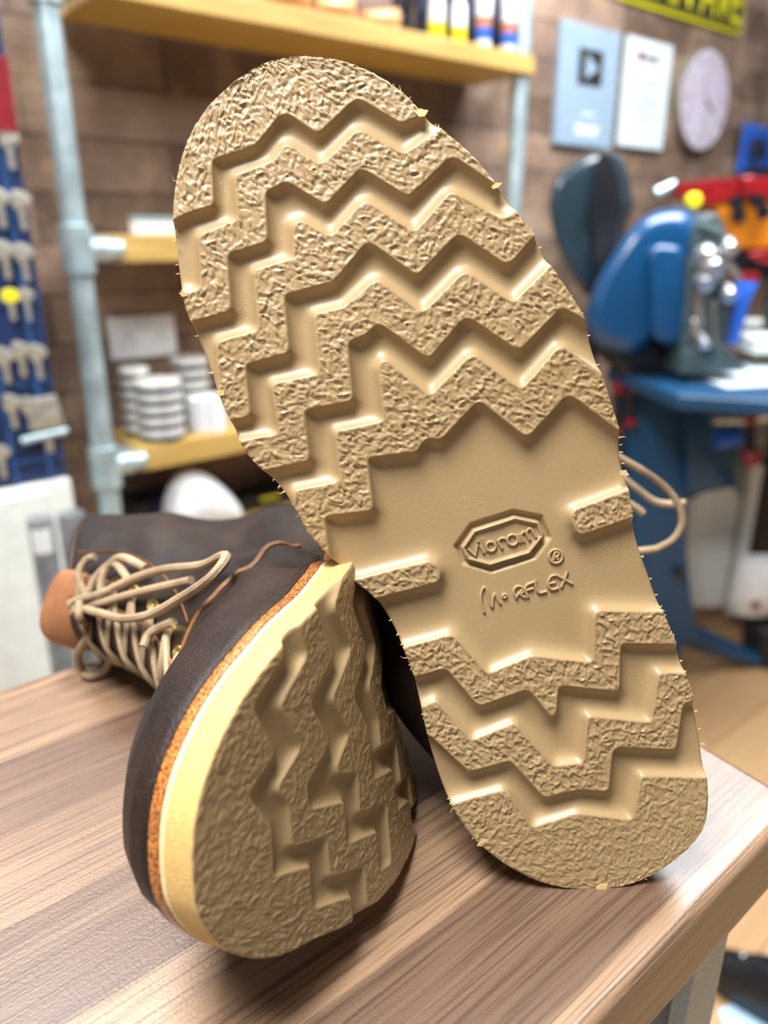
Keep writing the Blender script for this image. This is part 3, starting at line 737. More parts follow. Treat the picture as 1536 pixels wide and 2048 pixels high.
# goods on the top shelf
def s_at(x, y, off): return on_wall(x, y, off)[0]
M['black'] = plain('black_plastic', (22, 23, 28), .35)
M['yellow'] = plain('yellow_label', (226, 216, 30), .5); M['white'] = plain('white_plastic', (226, 230, 232), .45, var=.04)
M['blue_l'] = plain('blue_label', (30, 90, 190), .5); M['orange_l'] = plain('copper_label', (176, 108, 78), .5); M['navy'] = plain('navy_label', (26, 34, 62), .5)
M['silver'] = plain('brushed_silver', (196, 198, 200), .3, .9); M['red'] = plain('red_paint', (122, 16, 30), .45)
def bottle(x, off, kind, label):
    s = s_at(x, 80, off)
    t = wall_thing('polish_bottle', s, off, 1.7035, label, 'bottle', 'bottles on the top shelf')
    r = .0185
    if kind == 'y':
        MB().lathe([(r*.9, 0), (r, .003), (r, .034), (r, .035)], seg=20).build('label', M['yellow'], t)
        MB().lathe([(r, .035), (r*.95, .075), (r*.5, .092), (r*.45, .12)], seg=20).build('body', M['white'], t)
        MB().lathe([(r*.6, .12), (r*.6, .15), (r*.3, .16)], seg=20).build('cap', M['blue_l'], t)
    else:
        MB().lathe([(r*.9, 0), (r, .003), (r, .016)], seg=20).build('body', M['white'], t)
        MB().lathe([(r*1.01, .016), (r*1.01, .042)], seg=20).build('label', M['blue_l'], t)
        MB().lathe([(r, .042), (r, .064)], seg=20).build('label_band', M['orange_l'], t)
        MB().lathe([(r, .064), (r*.98, .13), (r*.5, .15), (r*.45, .17)], seg=20).build('neck', M['white'], t)
    return t
bottle(872, -.01, 'y', 'white bottle with yellow base label, leftmost of the bottles on the top shelf')
bottle(916, -.01, 'y', 'white bottle with yellow base label, just left of the blue-banded bottles')
bottle(966, .0, 'b', 'bottle with blue and copper bands next to the yellow-labelled bottle')
bottle(1015, .0, 'b', 'bottle with blue and copper bands nearest the right-hand pipe of the shelf')
for x, off, lb in ((846, -.05, 'leftmost dark bottle behind the yellow-labelled bottles'), (893, -.06, 'dark bottle behind the two yellow-labelled bottles'), (942, -.06, 'dark bottle between the yellow and the blue labelled bottles'), (992, -.055, 'dark bottle between the two blue-banded bottles'), (1036, -.05, 'dark bottle nearest the right-hand pipe')):
    t = wall_thing('polish_bottle', s_at(x, 75, off), off, 1.7035, lb, 'bottle', 'bottles on the top shelf')
    MB().lathe([(.018, 0), (.02, .003), (.02, .11), (.009, .13)], seg=18).build('body', M['navy'], t)
    MB().lathe([(.0105, .13), (.0105, .16)], seg=14).build('cap', M['black'], t)
t = wall_thing('shoe_brush', s_at(805, 60, -.06), -.06, 1.703, 'dark bristle brush standing left of the bottles on the top shelf', 'brush')
b = MB(); b.box((0, 0, .09), (.05, .022, .16)); bevel(b.build('handle', M['black'], t, smooth=False), .006)
b = MB()
for i in range(12):
    for j in range(3): b.tube([(-.022+i*.004, -.02-.012*0, .02+j*.05), (-.022+i*.004, -.034, .02+j*.05)], .0016, 5)
tag(b.build('bristles', M['black'], t), kind='stuff')
M['beech'] = N('varnished_beech'); _m = M['beech']; _m.base(_m.ramp(_m.noise(_m.coord((2, 14, 14)), 8, 3), [(.3, (188, 132, 84)), (.7, (222, 170, 118))])); _m.b.inputs['Roughness'].default_value = .35; M['beech'] = _m.m
def shoe_tree(x, off, L, lb):
    t = wall_thing('shoe_tree', s_at(x, 30, off), off, 1.703, lb, 'shoe tree', 'shoe trees on the top shelf')
    rings = []
    for u in np.linspace(0, 1, 14):
        w = .026*math.sin(math.pi*min(1, .12+u*.88))**.5+.004; h = .03+.02*u
        rings.append([(L*(u-.5), w*math.cos(a), .5*h+.5*h*math.sin(a)+.001) for a in np.linspace(0, 2*math.pi, 17)[:-1]])
    MB().rings(rings).build('block', M['beech'], t)
    MB().tube([(L*.5, 0, .03), (L*.57, 0, .035)], .008, 10).build('knob', M['black'], t)
    return t
shoe_tree(570, .0, .125, 'beech shoe tree at the left among those on the top shelf')
shoe_tree(668, -.01, .105, 'beech shoe tree in the middle of the row on the top shelf')
shoe_tree(762, -.02, .10, 'beech shoe tree beside the dark brush on the top shelf')

# tins
def tin_stack(x, off, n, r, h, z, c1, c2, where, base_n='tin'):
    s = s_at(x, 880 if z < 1 else 460, off)
    first = None
    names = ['bottom', 'second', 'third', 'fourth', 'fifth', 'sixth', 'seventh']
    for k in range(n):
        lab = ('%s tin of %s' % ('topmost' if (k == n-1 and n > 1) else names[k]+' from bottom' if k else 'bottom', where)) if n > 1 else where
        if first is None:
            t = wall_thing('polish_tin', s, off, z+k*h, lab, 'tin', 'stacked polish tins')
            MB().lathe([(r*.94, 0), (r, .001), (r, h*.52)], seg=28).build('base', c1, t)
            MB().lathe([(r*1.02, h*.5), (r*1.02, h*.93), (r*.97, h)], seg=28).build('lid', c2, t)
            first = t
        else:
            t = copy_tree(first); t.matrix_world = first.matrix_world.copy(); t.location = wp(s, off, z+k*h); t['label'] = lab
M['tin_s'] = plain('tin_silver', (226, 226, 222), .35, .25); M['tin_n'] = plain('tin_dark_blue', (26, 44, 76), .4, .3); M['tin_w'] = plain('tin_white', (220, 224, 232), .5)
M['tin_b'] = plain('tin_brown', (70, 52, 40), .4, .2)
tin_stack(326, -.045, 5, .046, .0245, .892, M['tin_n'], M['tin_s'], 'blue and silver stack on the low shelf')
tin_stack(282, -.11, 6, .030, .0235, .892, M['tin_b'], M['tin_s'], 'narrow brown stack at left end of the low shelf')
tin_stack(418, -.05, 4, .040, .0185, .892, M['tin_w'], M['tin_w'], 'white stack on the low shelf')
tin_stack(392, -.125, 6, .040, .0245, .892, M['tin_b'], M['tin_s'], 'brown and silver stack behind the white tins')
for k, (x, lb) in enumerate(((276, 'leftmost'), (298, 'second'), (320, 'third'), (342, 'rightmost visible'))):
    t = wall_thing('cream_jar', s_at(x, 460, -.06-.008*k), -.06-.008*k, 1.292, lb+' small clear jar in the row on the middle shelf', 'jar', 'small jars on the middle shelf')
    MB().lathe([(.0135, 0), (.015, .002), (.015, .024)], seg=20).build('body', M['white'], t)
    MB().lathe([(.0155, .024), (.0155, .033), (.014, .034)], seg=20).build('lid', M['galv'], t)
# wall socket
t = wall_thing('wall_socket', .185, -.2, 1.082, 'white double wall socket between the shelves', 'socket')
M['bright'] = plain('bright_white_plastic', (246, 246, 246), .4, var=.02)
b = MB(); b.box((0, -.006, 0), (.15, .012, .09)); bevel(b.build('plate', M['bright'], t, smooth=False), .004)
for s in (-.036, .036):
    b = MB(); b.box((s, -.0125, .0), (.046, .002, .05)); bevel(b.build('socket_face', M['bright'], t, smooth=False), .0008)
    b = MB(); b.box((s, -.0145, .006), (.003, .002, .008)); b.box((s-.011, -.0145, -.01), (.006, .002, .003)); b.box((s+.011, -.0145, -.01), (.006, .002, .003)); b.build('pin_holes', M['black'], t, smooth=False)
    b = MB(); b.box((s*.33, -.0145, .03), (.01, .004, .014)); b.build('switch', M['white'], t, smooth=False)
# dark boxes and white form on the bottom board
M['boxblue'] = plain('dark_blue_carton', (30, 34, 66), .5, var=.3, scale=30); M['boxblack'] = plain('black_carton', (20, 20, 22), .5)
def carton(x0, x1, ytop, off, mat, lb):
    s0, zt = on_wall(x0, ytop, off); s1 = on_wall(x1, ytop, off)[0]
    t = wall_thing('carton', (s0+s1)/2, off, .66, lb, 'box', 'cartons on the bottom shelf'); w = s1-s0; h = zt-.66
    b = MB(); b.box((0, .045, h/2), (w, .09, h)); bevel(b.build('body', mat, t, smooth=False), .002)
    b = MB(); b.box((0, -.0008, h*.72), (w*.3, .0016, h*.2)); b.build('label', M['yellow'] if 'yellow' in lb else M['blue_l'] if 'blue' in lb else M['navy'], t, smooth=False)
carton(262, 302, 1012, -.1, M['boxblack'], 'black carton at the left end of the bottom shelf')
carton(306, 385, 1000, -.1, M['boxblue'], 'dark blue carton left of the white form on the bottom shelf')
carton(390, 470, 990, -.1, M['boxblack'], 'black carton behind the white form on the bottom shelf')
carton(476, 600, 1003, -.1, M['boxblack'], 'black carton with yellow label on the bottom shelf')
s0 = s_at(396, 1060, -.05)
t = wall_thing('plastic_form', s0, -.05, .66, 'smooth white rounded plastic form behind the lying boot', 'plastic form')
rings = []
for u in np.linspace(0, 1, 20):
    x = -.07+.18*u; hh = .152*math.sin(math.pi*min(1, (u*.9+.03))**.62)**.75 if u < 1 else .003
    hh = max(.004, hh); w = .048*(hh/.152)**.6
    rings.append([(x, w*math.cos(a), hh*.5+hh*.5*math.sin(a)) for a in np.linspace(0, 2*math.pi, 21)[:-1]])
MB().rings(rings).build('shell', M['white'], t)

# ------------------------------------------------------------------ award plaque, letter, clock, number plate
M['plaque'] = plain('pale_blue_plaque', (150, 172, 192), .35, .1, var=.03); M['paper'] = plain('white_paper', (206, 220, 226), .6, var=.02)
M['darkicon'] = plain('dark_metal_icon', (72, 68, 62), .3, .6); M['frame'] = plain('slim_grey_frame', (120, 112, 98), .5)
def quadbox(s0, s1, z0, z1, y0, y1): return MB().box(((s0+s1)/2, (y0+y1)/2, (z0+z1)/2), (s1-s0, y1-y0, z1-z0))
# positions measured on the wall plane
t = wall_thing('award_plaque', 1.665, -.2, 1.70, 'pale blue metal award plaque with a dark square play-button icon', 'plaque')
bevel(quadbox(-.142, .142, -.155, .17, -.02, 0).build('board', M['plaque'], t, smooth=False), .003)
b = MB(); b.pillow([(-.06, -.024, .015), (.055, -.024, .015), (.055, -.024, .108), (-.06, -.024, .108)], (0, 1, 0), .005, .002); b.build('icon', M['darkicon'], t)
b = MB(); tri = [(-.03, -.027, .028), (.032, -.027, .06), (-.03, -.027, .092)]; b.rings([tri, [(x, y+.004, z) for x, y, z in tri]]); b.build('play_triangle', M['plaque'], t, smooth=False)
bevel(quadbox(-.05, .06, -.125, -.095, -.0215, -.018).build('name_label', M['paper'], t, smooth=False), .001)
bevel(quadbox(-.03, .04, -.07, -.062, -.0215, -.018).build('caption', M['paper'], t, smooth=False), .0005)
def quad_meas(pts, off=-.2): return [on_wall(x, y, off) for x, y in pts]
q = quad_meas([(1245, 70), (1340, 100), (1226, 292), (1313, 300)])
s0 = (q[0][0]+q[2][0])/2; s1 = (q[1][0]+q[3][0])/2; zc = (q[0][1]+q[2][1])/2; hz = abs(q[0][1]-q[2][1])/2
t = wall_thing('framed_letter', (s0+s1)/2, -.2, zc, 'framed white letter with a small red and grey logo, between plaque and clock', 'framed letter')
w = (s1-s0)/2
bevel(quadbox(-w-.004, w+.004, -hz-.004, hz+.004, -.015, 0).build('frame', M['frame'], t, smooth=False), .002)
quadbox(-w+.002, w-.002, -hz+.002, hz-.002, -.017, -.0145).build('sheet', M['paper'], t, smooth=False)
bevel(quadbox(-w*.5, -w*.5+.036, hz*.6, hz*.6+.026, -.019, -.0165).build('red_logo', M['red'], t, smooth=False), .004)
quadbox(-w*.5+.045, -w*.5+.12, hz*.6+.004, hz*.6+.02, -.0185, -.0165).build('logo_word', M['frame'], t, smooth=False)
for k in range(7):
    quadbox(-w*.7, w*(.6-.12*(k % 3)), hz*(.25-.12*k), hz*(.25-.12*k)+.003, -.0178, -.0165).build('text_line', M['plaque'], t, smooth=False)
cs, cz = on_wall(1393, 203, -.2); cr = .163
t = wall_thing('wall_clock', cs, -.2, cz, 'round pale pink wall clock right of the framed letter', 'clock')
AXm = Matrix.Rotation(math.pi/2, 3, 'X')
MB().lathe([(cr, 0), (cr, .03), (cr*.97, .034), (cr*.95, .032)], ax=AXm, seg=56).build('rim', M['frame'], t)
M['clockface'] = N('pink_mottled_clock_face'); _m = M['clockface']; _m.base(_m.ramp(_m.noise(_m.coord(), 14, 2), [(.35, (238, 226, 240)), (.62, (240, 234, 250)), (.74, (240, 200, 216))])); M['clockface'] = _m.m
MB().lathe([(0.001, .0335), (cr*.955, .0335)], ax=AXm, seg=56).build('face', M['clockface'], t)
M['ink'] = plain('grey_ink', (150, 138, 156), .6)
def text_mesh(txt, size, depth, name, mat, parent, loc, xs=1.0, rot=0):
    cu = bpy.data.curves.new(name, 'FONT'); cu.body = txt; cu.size = size; cu.extrude = depth; cu.align_x = 'CENTER'; cu.align_y = 'CENTER'
    o = bpy.data.objects.new(name, cu); COL.objects.link(o)
    bpy.context.view_layer.update()
    me = bpy.data.meshes.new_from_object(o.evaluated_get(bpy.context.evaluated_depsgraph_get()))
    bpy.data.objects.remove(o)
    me.materials.clear(); me.materials.append(mat)
    R = Matrix.Translation(loc) @ Matrix.Rotation(math.pi/2, 4, 'X') @ Matrix.Rotation(rot, 4, 'Z') @ Matrix.Diagonal((xs, 1, 1, 1))
    me.transform(R)
    o = bpy.data.objects.new(name, me); COL.objects.link(o); o.parent = parent; return o
for k, nm in enumerate(['XII', 'I', 'II', 'III', 'IIII', 'V', 'VI', 'VII', 'VIII', 'IX', 'X', 'XI']):
    a = k*math.pi/6
    text_mesh(nm, .036, .0005, 'numeral', M['ink'], t, (cr*.78*math.sin(a), -.0342, cr*.78*math.cos(a)), .8, -a)
MB().tube([(0, -.037, 0), (.055, -.037, -.035)], [.004, .002], 6).build('hour_hand', M['darkicon'], t)
MB().tube([(0, -.038, 0), (-.035, -.038, .085)], [.003, .0014], 6).build('minute_hand', M['ink'], t)
ps0, pz = on_wall(1472, 72, -.2); 
t = wall_thing('number_plate', ps0-.36, -.2, pz+.055, 'yellow and black vehicle number plate at the top of the wall above the clock', 'number plate')
M['plate_y'] = plain('plate_yellow', (222, 214, 20), .4, var=.05); M['plate_k'] = plain('plate_black', (26, 26, 30), .4)
bevel(quadbox(-.37, .37, -.055, .12, -.012, 0).build('plate', M['plate_y'], t, smooth=False), .004)
quadbox(-.355, .355, -.035, .105, -.014, -.0118).build('black_field', M['plate_k'], t, smooth=False)
text_mesh('CAN AVE', .19, .0015, 'plate_letters', M['plate_y'], t, (.02, -.0155, .032), .82)
quadbox(-.36, .36, -.045, -.039, -.014, -.0118).build('border_line', M['plate_k'], t, smooth=False)

# ------------------------------------------------------------------ key board at the left
M['kb'] = plain('key_board_blue', (26, 44, 84), .45, var=.25, scale=8); M['kb_l'] = plain('key_board_blue_slat', (40, 74, 122), .4); M['nickel'] = plain('nickel_key', (196, 192, 180), .35, .7, var=.2, scale=90)
KO = .12
ks, _ = on_wall(66, 500, KO)
s_r = on_wall(66, 500, KO)[0]; zb = on_wall(126, 952, KO)[1]
kb = wall_thing('key_display_board', s_r, KO, zb, 'dark blue slatted key display board at the left edge', 'display board')
quadbox(-.6, 0, 0, 1.0, 0, .03).build('panel', M['kb'], kb, smooth=False)
for k in range(9):
    quadbox(-.03-.055*k, -.022-.055*k, 0, 1.0, -.004, 0).build('slat', M['kb_l'], kb, smooth=False)
for k in range(7):
    quadbox(-.6, 0,   .034+.128*k, .04+.128*k, -.003, 0).build('hook_rail', M['kb_l'], kb, smooth=False)
def key(x, y, L, lb, kind=0, big=1.0):
    s, z = on_wall(x, y, KO+.012)
    t = wall_thing('blank_key', s, KO+.012, z, lb, 'key', 'keys on the display board')
    r = .0125*big
    b = MB()
    if kind == 1: head = [(r*1.0*math.cos(a), -.0012, r*.8*math.sin(a)) for a in np.linspace(0, 2*math.pi, 25)[:-1]]
    elif kind == 2: head = [(x_*r, -.0012, z_*r) for x_, z_ in ((-1, -.7), (-.6, -1), (.6, -1), (1, -.7), (1, .7), (.6, 1), (-.6, 1), (-1, .7))]
    else: head = [(r*(1+.12*math.cos(3*a))*math.cos(a), -.0012, r*(1+.12*math.cos(3*a))*math.sin(a)) for a in np.linspace(0, 2*math.pi, 31)[:-1]]
    b.pillow(head, (0, 1, 0), .0028, .0006, 2); b.build('head', M['yellow'] if kind == 1 else M['nickel'], t)
    b = MB(); bl = [(-.0042*big, -r*.8), (.0042*big, -r*.8), (.0042*big, -r-L*.92), (.001, -r-L), (-.0024*big, -r-L*.95), (-.0042*big, -r-L*.8)]
    b.rings([[(x_, -.0008, z_) for x_, z_ in bl], [(x_, .0012, z_) for x_, z_ in bl]]); b.build('blade', M['nickel'], t, smooth=False)
    MB().tube([(0, .012, r*.5), (0, -.004, r*.5), (0, -.006, r*.7)], .001, 6).build('hook', M['silver'], t)
rows = [(16, 275, 'single key below the red tag'), (-2, 395, 'key at the frame edge in the second row'), (40, 400, 'right-hand key of the second row'), (8, 500, 'left key of the third row'), (46, 505, 'right key of the third row'),
 (8, 712, 'left key of the fifth row'), (40, 700, 'middle key of the fifth row'), (74, 705, 'right key of the fifth row'), (22, 805, 'bright key left of the grey blank in the sixth row'), (58, 810, 'brass toned key beside the grey blank'), (0, 905, 'large key at the frame edge in the lowest row')]
for x, y, lb in rows: key(x, y, .030, lb, 0, 1.15)
key(20, 592, .024, 'yellow headed key in the fourth row', 1, 1.1); key(52, 590, .03, 'dull dark key right of the yellow headed key', 0, .9)
s, z = on_wall(90, 830, KO+.01)
t = wall_thing('blank_key', s, KO+.01, z, 'large square grey key blank with cross bar, lowest right on the board', 'key')
b = MB(); b.pillow([(-.022, 0, -.025), (.028, 0, -.02), (.02, 0, .032), (-.015, 0, .03)], (0, -1, 0), .006, .002); b.build('head', M['nickel'], t)
MB().tube([(-.045, -.006, -.036), (.03, -.006, -.03)], .006, 10).build('cross_bar', M['galv'], t)
MB().tube([(-.002, -.004, -.035), (-.002, -.004, -.062)], .007, 10).build('stem', M['nickel'], t)
s, z = on_wall(8, 190, KO+.012)
t = wall_thing('price_tag', s, KO+.012, z, 'red tag hanging at the top of the key board', 'tag')
bevel(quadbox(-.03, .012, -.05, .05, -.002, .002).build('card', M['red'], t, smooth=False), .001)
MB().tube([(-.01, .01, .046), (-.01, -.004, .044), (-.01, -.004, .05)], .001, 6).build('hook', M['silver'], t)
# white cabinet below, grey posts
cb_ = wall_thing('white_cabinet', s_r, KO, 0, 'white cabinet below the key board at the left edge', 'cabinet')
M['cab'] = plain('off_white_panel', (222, 226, 220), .5, var=.03)
quadbox(-.6, .0, 0.0, zb-.003, -.02, .28).build('body', M['cab'], cb_, smooth=False)
bevel(quadbox(-.6, -.045, 0.05, zb-.012, -.034, -.02).build('door', M['cab'], cb_, smooth=False), .002)
def steel_post(xt, yt, off, r, lb, sticker=False):
    s, z = on_wall(xt, yt, off); t = wall_thing('steel_post', s, off, 0, lb, 'post', 'grey steel posts')
    MB().lathe([(r, 0), (r, z-.004), (r*.94, z)], seg=28).build('tube', M['galvd'], t)
    MB().lathe([(r*1.25, 0), (r*1.25, .01), (r, .015)], seg=28).build('foot', M['galvd'], t)
    if sticker:
        rings = [[((r+.0006)*math.cos(a), (r+.0006)*math.sin(a), zz) for a in np.linspace(-2.7, -1.2, 10)] for zz in (z-.05, z-.012)]
        b = MB(); b.v = rings[0]+rings[1]; b.f = [(i, i+1, 11+i, 10+i) for i in range(9)]; b.mi = [0]*9
        b.build('sticker', M['white'], t)
M['galvd'] = plain('dull_grey_steel', (128, 130, 134), .4, .3)
steel_post(79, 1036, .32, .0185, 'grey steel post with a white sticker, left one beside the white cabinet', True)
steel_post(141, 1026, .24, .0215, 'plain grey steel post, right one beside the white cabinet')

# ------------------------------------------------------------------ blue machine
M['mblue'] = plain('glossy_blue_enamel', (12, 70, 116), .26, var=.06, scale=6, coat=.4); M['mblued'] = plain('blue_enamel_matt', (20, 66, 102), .4, var=.08, scale=6)
M['teal'] = plain('dark_teal_plastic', (32, 50, 60), .28, var=.15, scale=5, coat=.4); M['dgrey'] = plain('dark_grey_green_iron', (66, 84, 88), .45)
YM = 1.95
base_pt = at(1320, 1270, 2.08)
mc = empty('stitching_machine', (base_pt.x, 2.08, 0)); tag(mc, 'tall blue enamelled workshop machine on a splayed iron stand', 'machine')
def poly(pts, Y): return [at(x, y, Y) for x, y in pts]
def sm(pts, Y, n=5): 
    q = smooth_closed(pts, n); return [at(float(x), float(y), Y) for x, y in q]
hood = [(1166, 640), (1175, 600), (1200, 545), (1235, 490), (1265, 452), (1300, 426), (1345, 415), (1385, 422), (1412, 445), (1425, 472), (1400, 488), (1366, 500), (1372, 540), (1380, 600), (1378, 655), (1365, 690), (1312, 684), (1290, 702), (1262, 716), (1230, 712), (1195, 700), (1172, 675)]
b = MB(); b.pillow(sm(hood, YM-.03), (.35, 1, 0), .24, .055, 7); b.build('hood', M['mblue'], mc, world=True)
b = MB(); b.pillow(sm([(1300, 500), (1345, 490), (1368, 505), (1374, 560), (1378, 640), (1364, 688), (1310, 680), (1302, 600)], YM-.07), (.35, 1, 0), .06, .02, 4); b.build('side_cover', M['mblue'], mc, world=True)
b = MB(); b.pillow(sm([(1222, 700), (1300, 680), (1375, 684), (1385, 745), (1330, 765), (1250, 750)], YM+.02), (0, 1, 0), .16, .02, 3); b.build('neck', M['black'], mc, world=True)
for pts in ([(1362, 700), (1378, 520), (1392, 520), (1380, 745), (1360, 745)], [(1432, 590), (1446, 560), (1456, 600), (1452, 705), (1436, 705)]):
    b = MB(); b.pillow(poly(pts, YM-.08), (0, 1, 0), .05, .004, 2); b.build('front_post', M['dgrey'], mc, world=True)
b = MB(); b.pillow(poly([(1365, 700), (1450, 690), (1500, 742), (1362, 750)], YM-.09), (0, 1, 0), .12, .008, 2); b.build('bed', M['dgrey'], mc, world=True)
b = MB(); b.pillow(sm([(1385, 500), (1400, 440), (1430, 425), (1450, 450), (1462, 500), (1450, 560), (1410, 590), (1388, 560)], YM-.06), (0, 1, 0), .08, .015, 3); b.build('head_casting', M['dgrey'], mc, world=True)
for (x, y, rx) in ((1412, 512, 20), (1422, 535, 22), (1456, 492, 14), (1408, 562, 16), (1455, 585, 14), (1405, 680, 10)):
    c = at(x, y, YM-.10); b = MB(); k = rx*.0013
    b.lathe([(k*.3, -.012), (k, -.01), (k, .012), (k*.9, .02)], c, AXm @ Matrix.Rotation(.5, 3, 'X'), 24); b.build('wheel', M['silver'], mc, world=True)
for p, q, r in (((1415, 590), (1412, 700), .009), ((1428, 600), (1430, 690), .006), ((1400, 600), (1398, 660), .007), ((1440, 500), (1480, 560), .008), ((1395, 450), (1440, 470), .012)):
    b = MB(); b.tube([at(*p, YM-.09), at(*q, YM-.09)], r, 10); b.build('rod', M['silver'] if r < .009 else M['dgrey'], mc, world=True)
# table, column, feet
b = MB(); zt = at(1400, 760, 1.9).z
tb = [at(1212, 742, 2.1), at(1360, 752, 1.72), at(1640, 790, 1.62), at(1700, 740, 2.0)]
tb = [Vector((p.x, p.y, zt)) for p in tb]
b.rings([[p-Vector((0, 0, .035)) for p in tb], tb]); bevel(b.build('work_table', M['mblued'], mc, world=True, smooth=False), .006)
colp = [(1246, 765), (1375, 770), (1400, 800), (1402, 985), (1376, 1000), (1374, 1100), (1384, 1200), (1400, 1290), (1340, 1300), (1290, 1290), (1275, 1180), (1258, 1000)]
b = MB(); b.pillow(poly(colp, 2.02), (0, 1, 0), .13, .02, 3); b.build('column', M['mblued'], mc, world=True)
b = MB(); b.pillow(poly([(1372, 800), (1480, 830), (1478, 975), (1400, 990), (1374, 985)], 1.98), (0, 1, 0), .10, .012, 3); b.build('side_box', M['mblued'], mc, world=True)
for s in [(1360, 1150)]:
    c = at(s[0], s[1], 2.0); b = MB(); b.lathe([(.001, 0), (.014, .002), (.014, .03)], c, AXm.inverted(), 16); b.build('bolt', M['black'], mc, world=True)
def foot(a, bb, Z0=.0):
    pts = smooth_open([a, ((a[0]+bb[0])/2, (a[1]+bb[1])/2, a[2]*.35+.03), bb], 8)
    MB().tube([Vector(p) for p in pts], list(np.linspace(.045, .022, len(pts))), 12).build('foot', M['mblued'], mc, world=True)
c0 = at(1345, 1255, 2.08)
g1 = at(1300, 1395, 1); 
def gnd(x, y):
    r = ray(x, y); t = -1.3/r.z; return CAM+r*t
for gp in ((1310, 1395), (1515, 1332), (1220, 1330)):
    p = gnd(*gp); foot((c0.x, c0.y, c0.z), (p.x, p.y, .022))
mc.location.z = 0
# papers on the table
b = MB(); pp = [(1375, 748), (1440, 727), (1536, 722), (1600, 740), (1560, 772), (1455, 778)]
def onz(x, y, z):
    r = ray(x, y); t = (z-1.3)/r.z; return CAM+r*t
ppt = [onz(x, y, zt+.001) for x, y in pp]
b.rings([ppt, [p+Vector((0, 0, .003)) for p in ppt]])
tag(b.build('paper_sheets', M['paper'], smooth=False), 'pale papers lying on the blue machine table', 'paper')
# dark shell behind the machine
YT = 2.12
sh_pts = [(1182, 300), (1214, 303), (1230, 340), (1238, 385), (1240, 410), (1226, 460), (1222, 520), (1214, 565), (1190, 592), (1160, 592), (1130, 545), (1104, 485), (1090, 430), (1090, 395), (1103, 352), (1140, 322)]
sb_ = empty('dust_hood', (at(1165, 590, YT).x, YT, 0)); tag(sb_, 'dark teal scoop shaped plastic hood behind the blue machine', 'hood')
b = MB(); b.pillow(sm(sh_pts, YT), (.6, 1, 0), .16, .05, 6); b.build('shell', M['teal'], sb_, world=True)
b = MB(); b.pillow(sm([(1196, 305), (1214, 303), (1230, 340), (1238, 385), (1240, 410), (1226, 460), (1222, 520), (1200, 560), (1186, 500), (1180, 420), (1190, 350)], YT-.022), (.6, 1, 0), .03, .012, 4); b.build('inner_rim', M['black'], sb_, world=True)
pz_ = at(1170, 585, YT+.1)
b = MB(); b.lathe([(.1, 0), (.1, .01), (.02, .03), (.02, pz_.z+.02)], (pz_.x+.03, YT+.1, 0), None, 20); b.build('stand', M['black'], sb_, world=True)
# red handled tools left of the column
for (x, y0, y1, lb) in ((1236, 765, 868, 'red and black screwdriver-like tool nearest the sole, left of the blue column'), (1262, 768, 850, 'red and black handled tool touching the blue column')):
    a = at(x, y0, 2.0); c = at(x, y1, 2.0)
    t = empty('hand_tool', (c.x, c.y, c.z)); tag(t, lb, 'tool', 'red and black hand tools')
    MB().tube([c, c+(a-c)*.18], .014, 12).build('end_grip', M['red'], t, world=True)
    MB().tube([c+(a-c)*.18, c+(a-c)*.8], .011, 12).build('shaft', M['black'], t, world=True)
    MB().tube([c+(a-c)*.8, a], .013, 12).build('top_grip', M['red'], t, world=True)
# small vise with red knobs on the machine's right
vz = empty('spool_bracket', tuple(at(1470, 980, 1.85))); tag(vz, 'chrome spool bracket with red knobs and a blue bobbin under the machine table', 'bracket')
for p, q, r, mt, nm in (((1425, 838), (1488, 838), .016, 'silver', 'spindle'), ((1488, 832), (1545, 826), .02, 'silver', 'spindle'), ((1430, 880), (1480, 872), .024, 'blue_l', 'bobbin'), ((1500, 850), (1500, 925), .012, 'black', 'arm')):
    MB().tube([at(*p, 1.85), at(*q, 1.85)], r, 14).build(nm, M[mt], vz, world=True)
for x, y, r in ((1502, 835, .016), (1502, 914, .024)):
    c = at(x, y, 1.83); b = MB(); b.lathe([(r*.4, -.9*r), (r*.9, -.5*r), (r, 0), (r*.9, .5*r), (r*.4, .9*r)], c, AXm, 16); b.build('red_knob', M['red'], vz, world=True)
MB().tube([at(1480, 930, 1.87), at(1480, 985, 1.97)], .012, 8).build('mount', M['dgrey'], vz, world=True)
# ------------------------------------------------------------------ red machine, orange cup, bench
YR = 2.15
M['orange'] = plain('orange_enamel', (216, 128, 28), .35, var=.2, scale=20); M['redb'] = plain('glossy_red_enamel', (142, 18, 24), .3, coat=.5)
pb = at(1500, 600, YR); bz = at(1500, 668, YR).z
bn = empty('work_bench', (at(1500, 668, YR).x, YR, 0)); tag(bn, 'cream topped work bench at the right edge behind the blue machine', 'bench')
x0 = at(1478, 668, YR).x
b = MB(); b.box((x0+.5, YR+.15, bz-.02), (1.0, .5, .04)); bevel(b.build('bench_top', M['cab'], bn, world=True, smooth=False), .004)
for dx in (.34, .96):
    for dy in (-.05, .35):
        b = MB(); b.box((x0+dx, YR+dy, (bz-.04)/2), (.05, .05, bz-.04)); b.build('leg', M['dgrey'], bn, world=True, smooth=False)
rm = empty('red_key_cutter', (at(1460, 600, YR).x, YR, bz)); rm.name = 'red_press'; tag(rm, 'red and orange bench press at the right edge above the blue machine', 'press')
b = MB(); b.pillow(poly([(1352, 366), (1430, 358), (1560, 352), (1640, 352), (1640, 395), (1560, 398), (1440, 402), (1420, 412), (1356, 392)], YR), (0, 1, 0), .1, .01, 3); b.build('beam', M['redb'], rm, world=True)
b = MB(); b.pillow(sm([(1400, 395), (1440, 400), (1560, 395), (1640, 400), (1640, 470), (1580, 492), (1500, 500), (1462, 492), (1445, 450), (1432, 425)], YR+.01), (0, 1, 0), .12, .02, 4); b.build('body', M['orange'], rm, world=True)
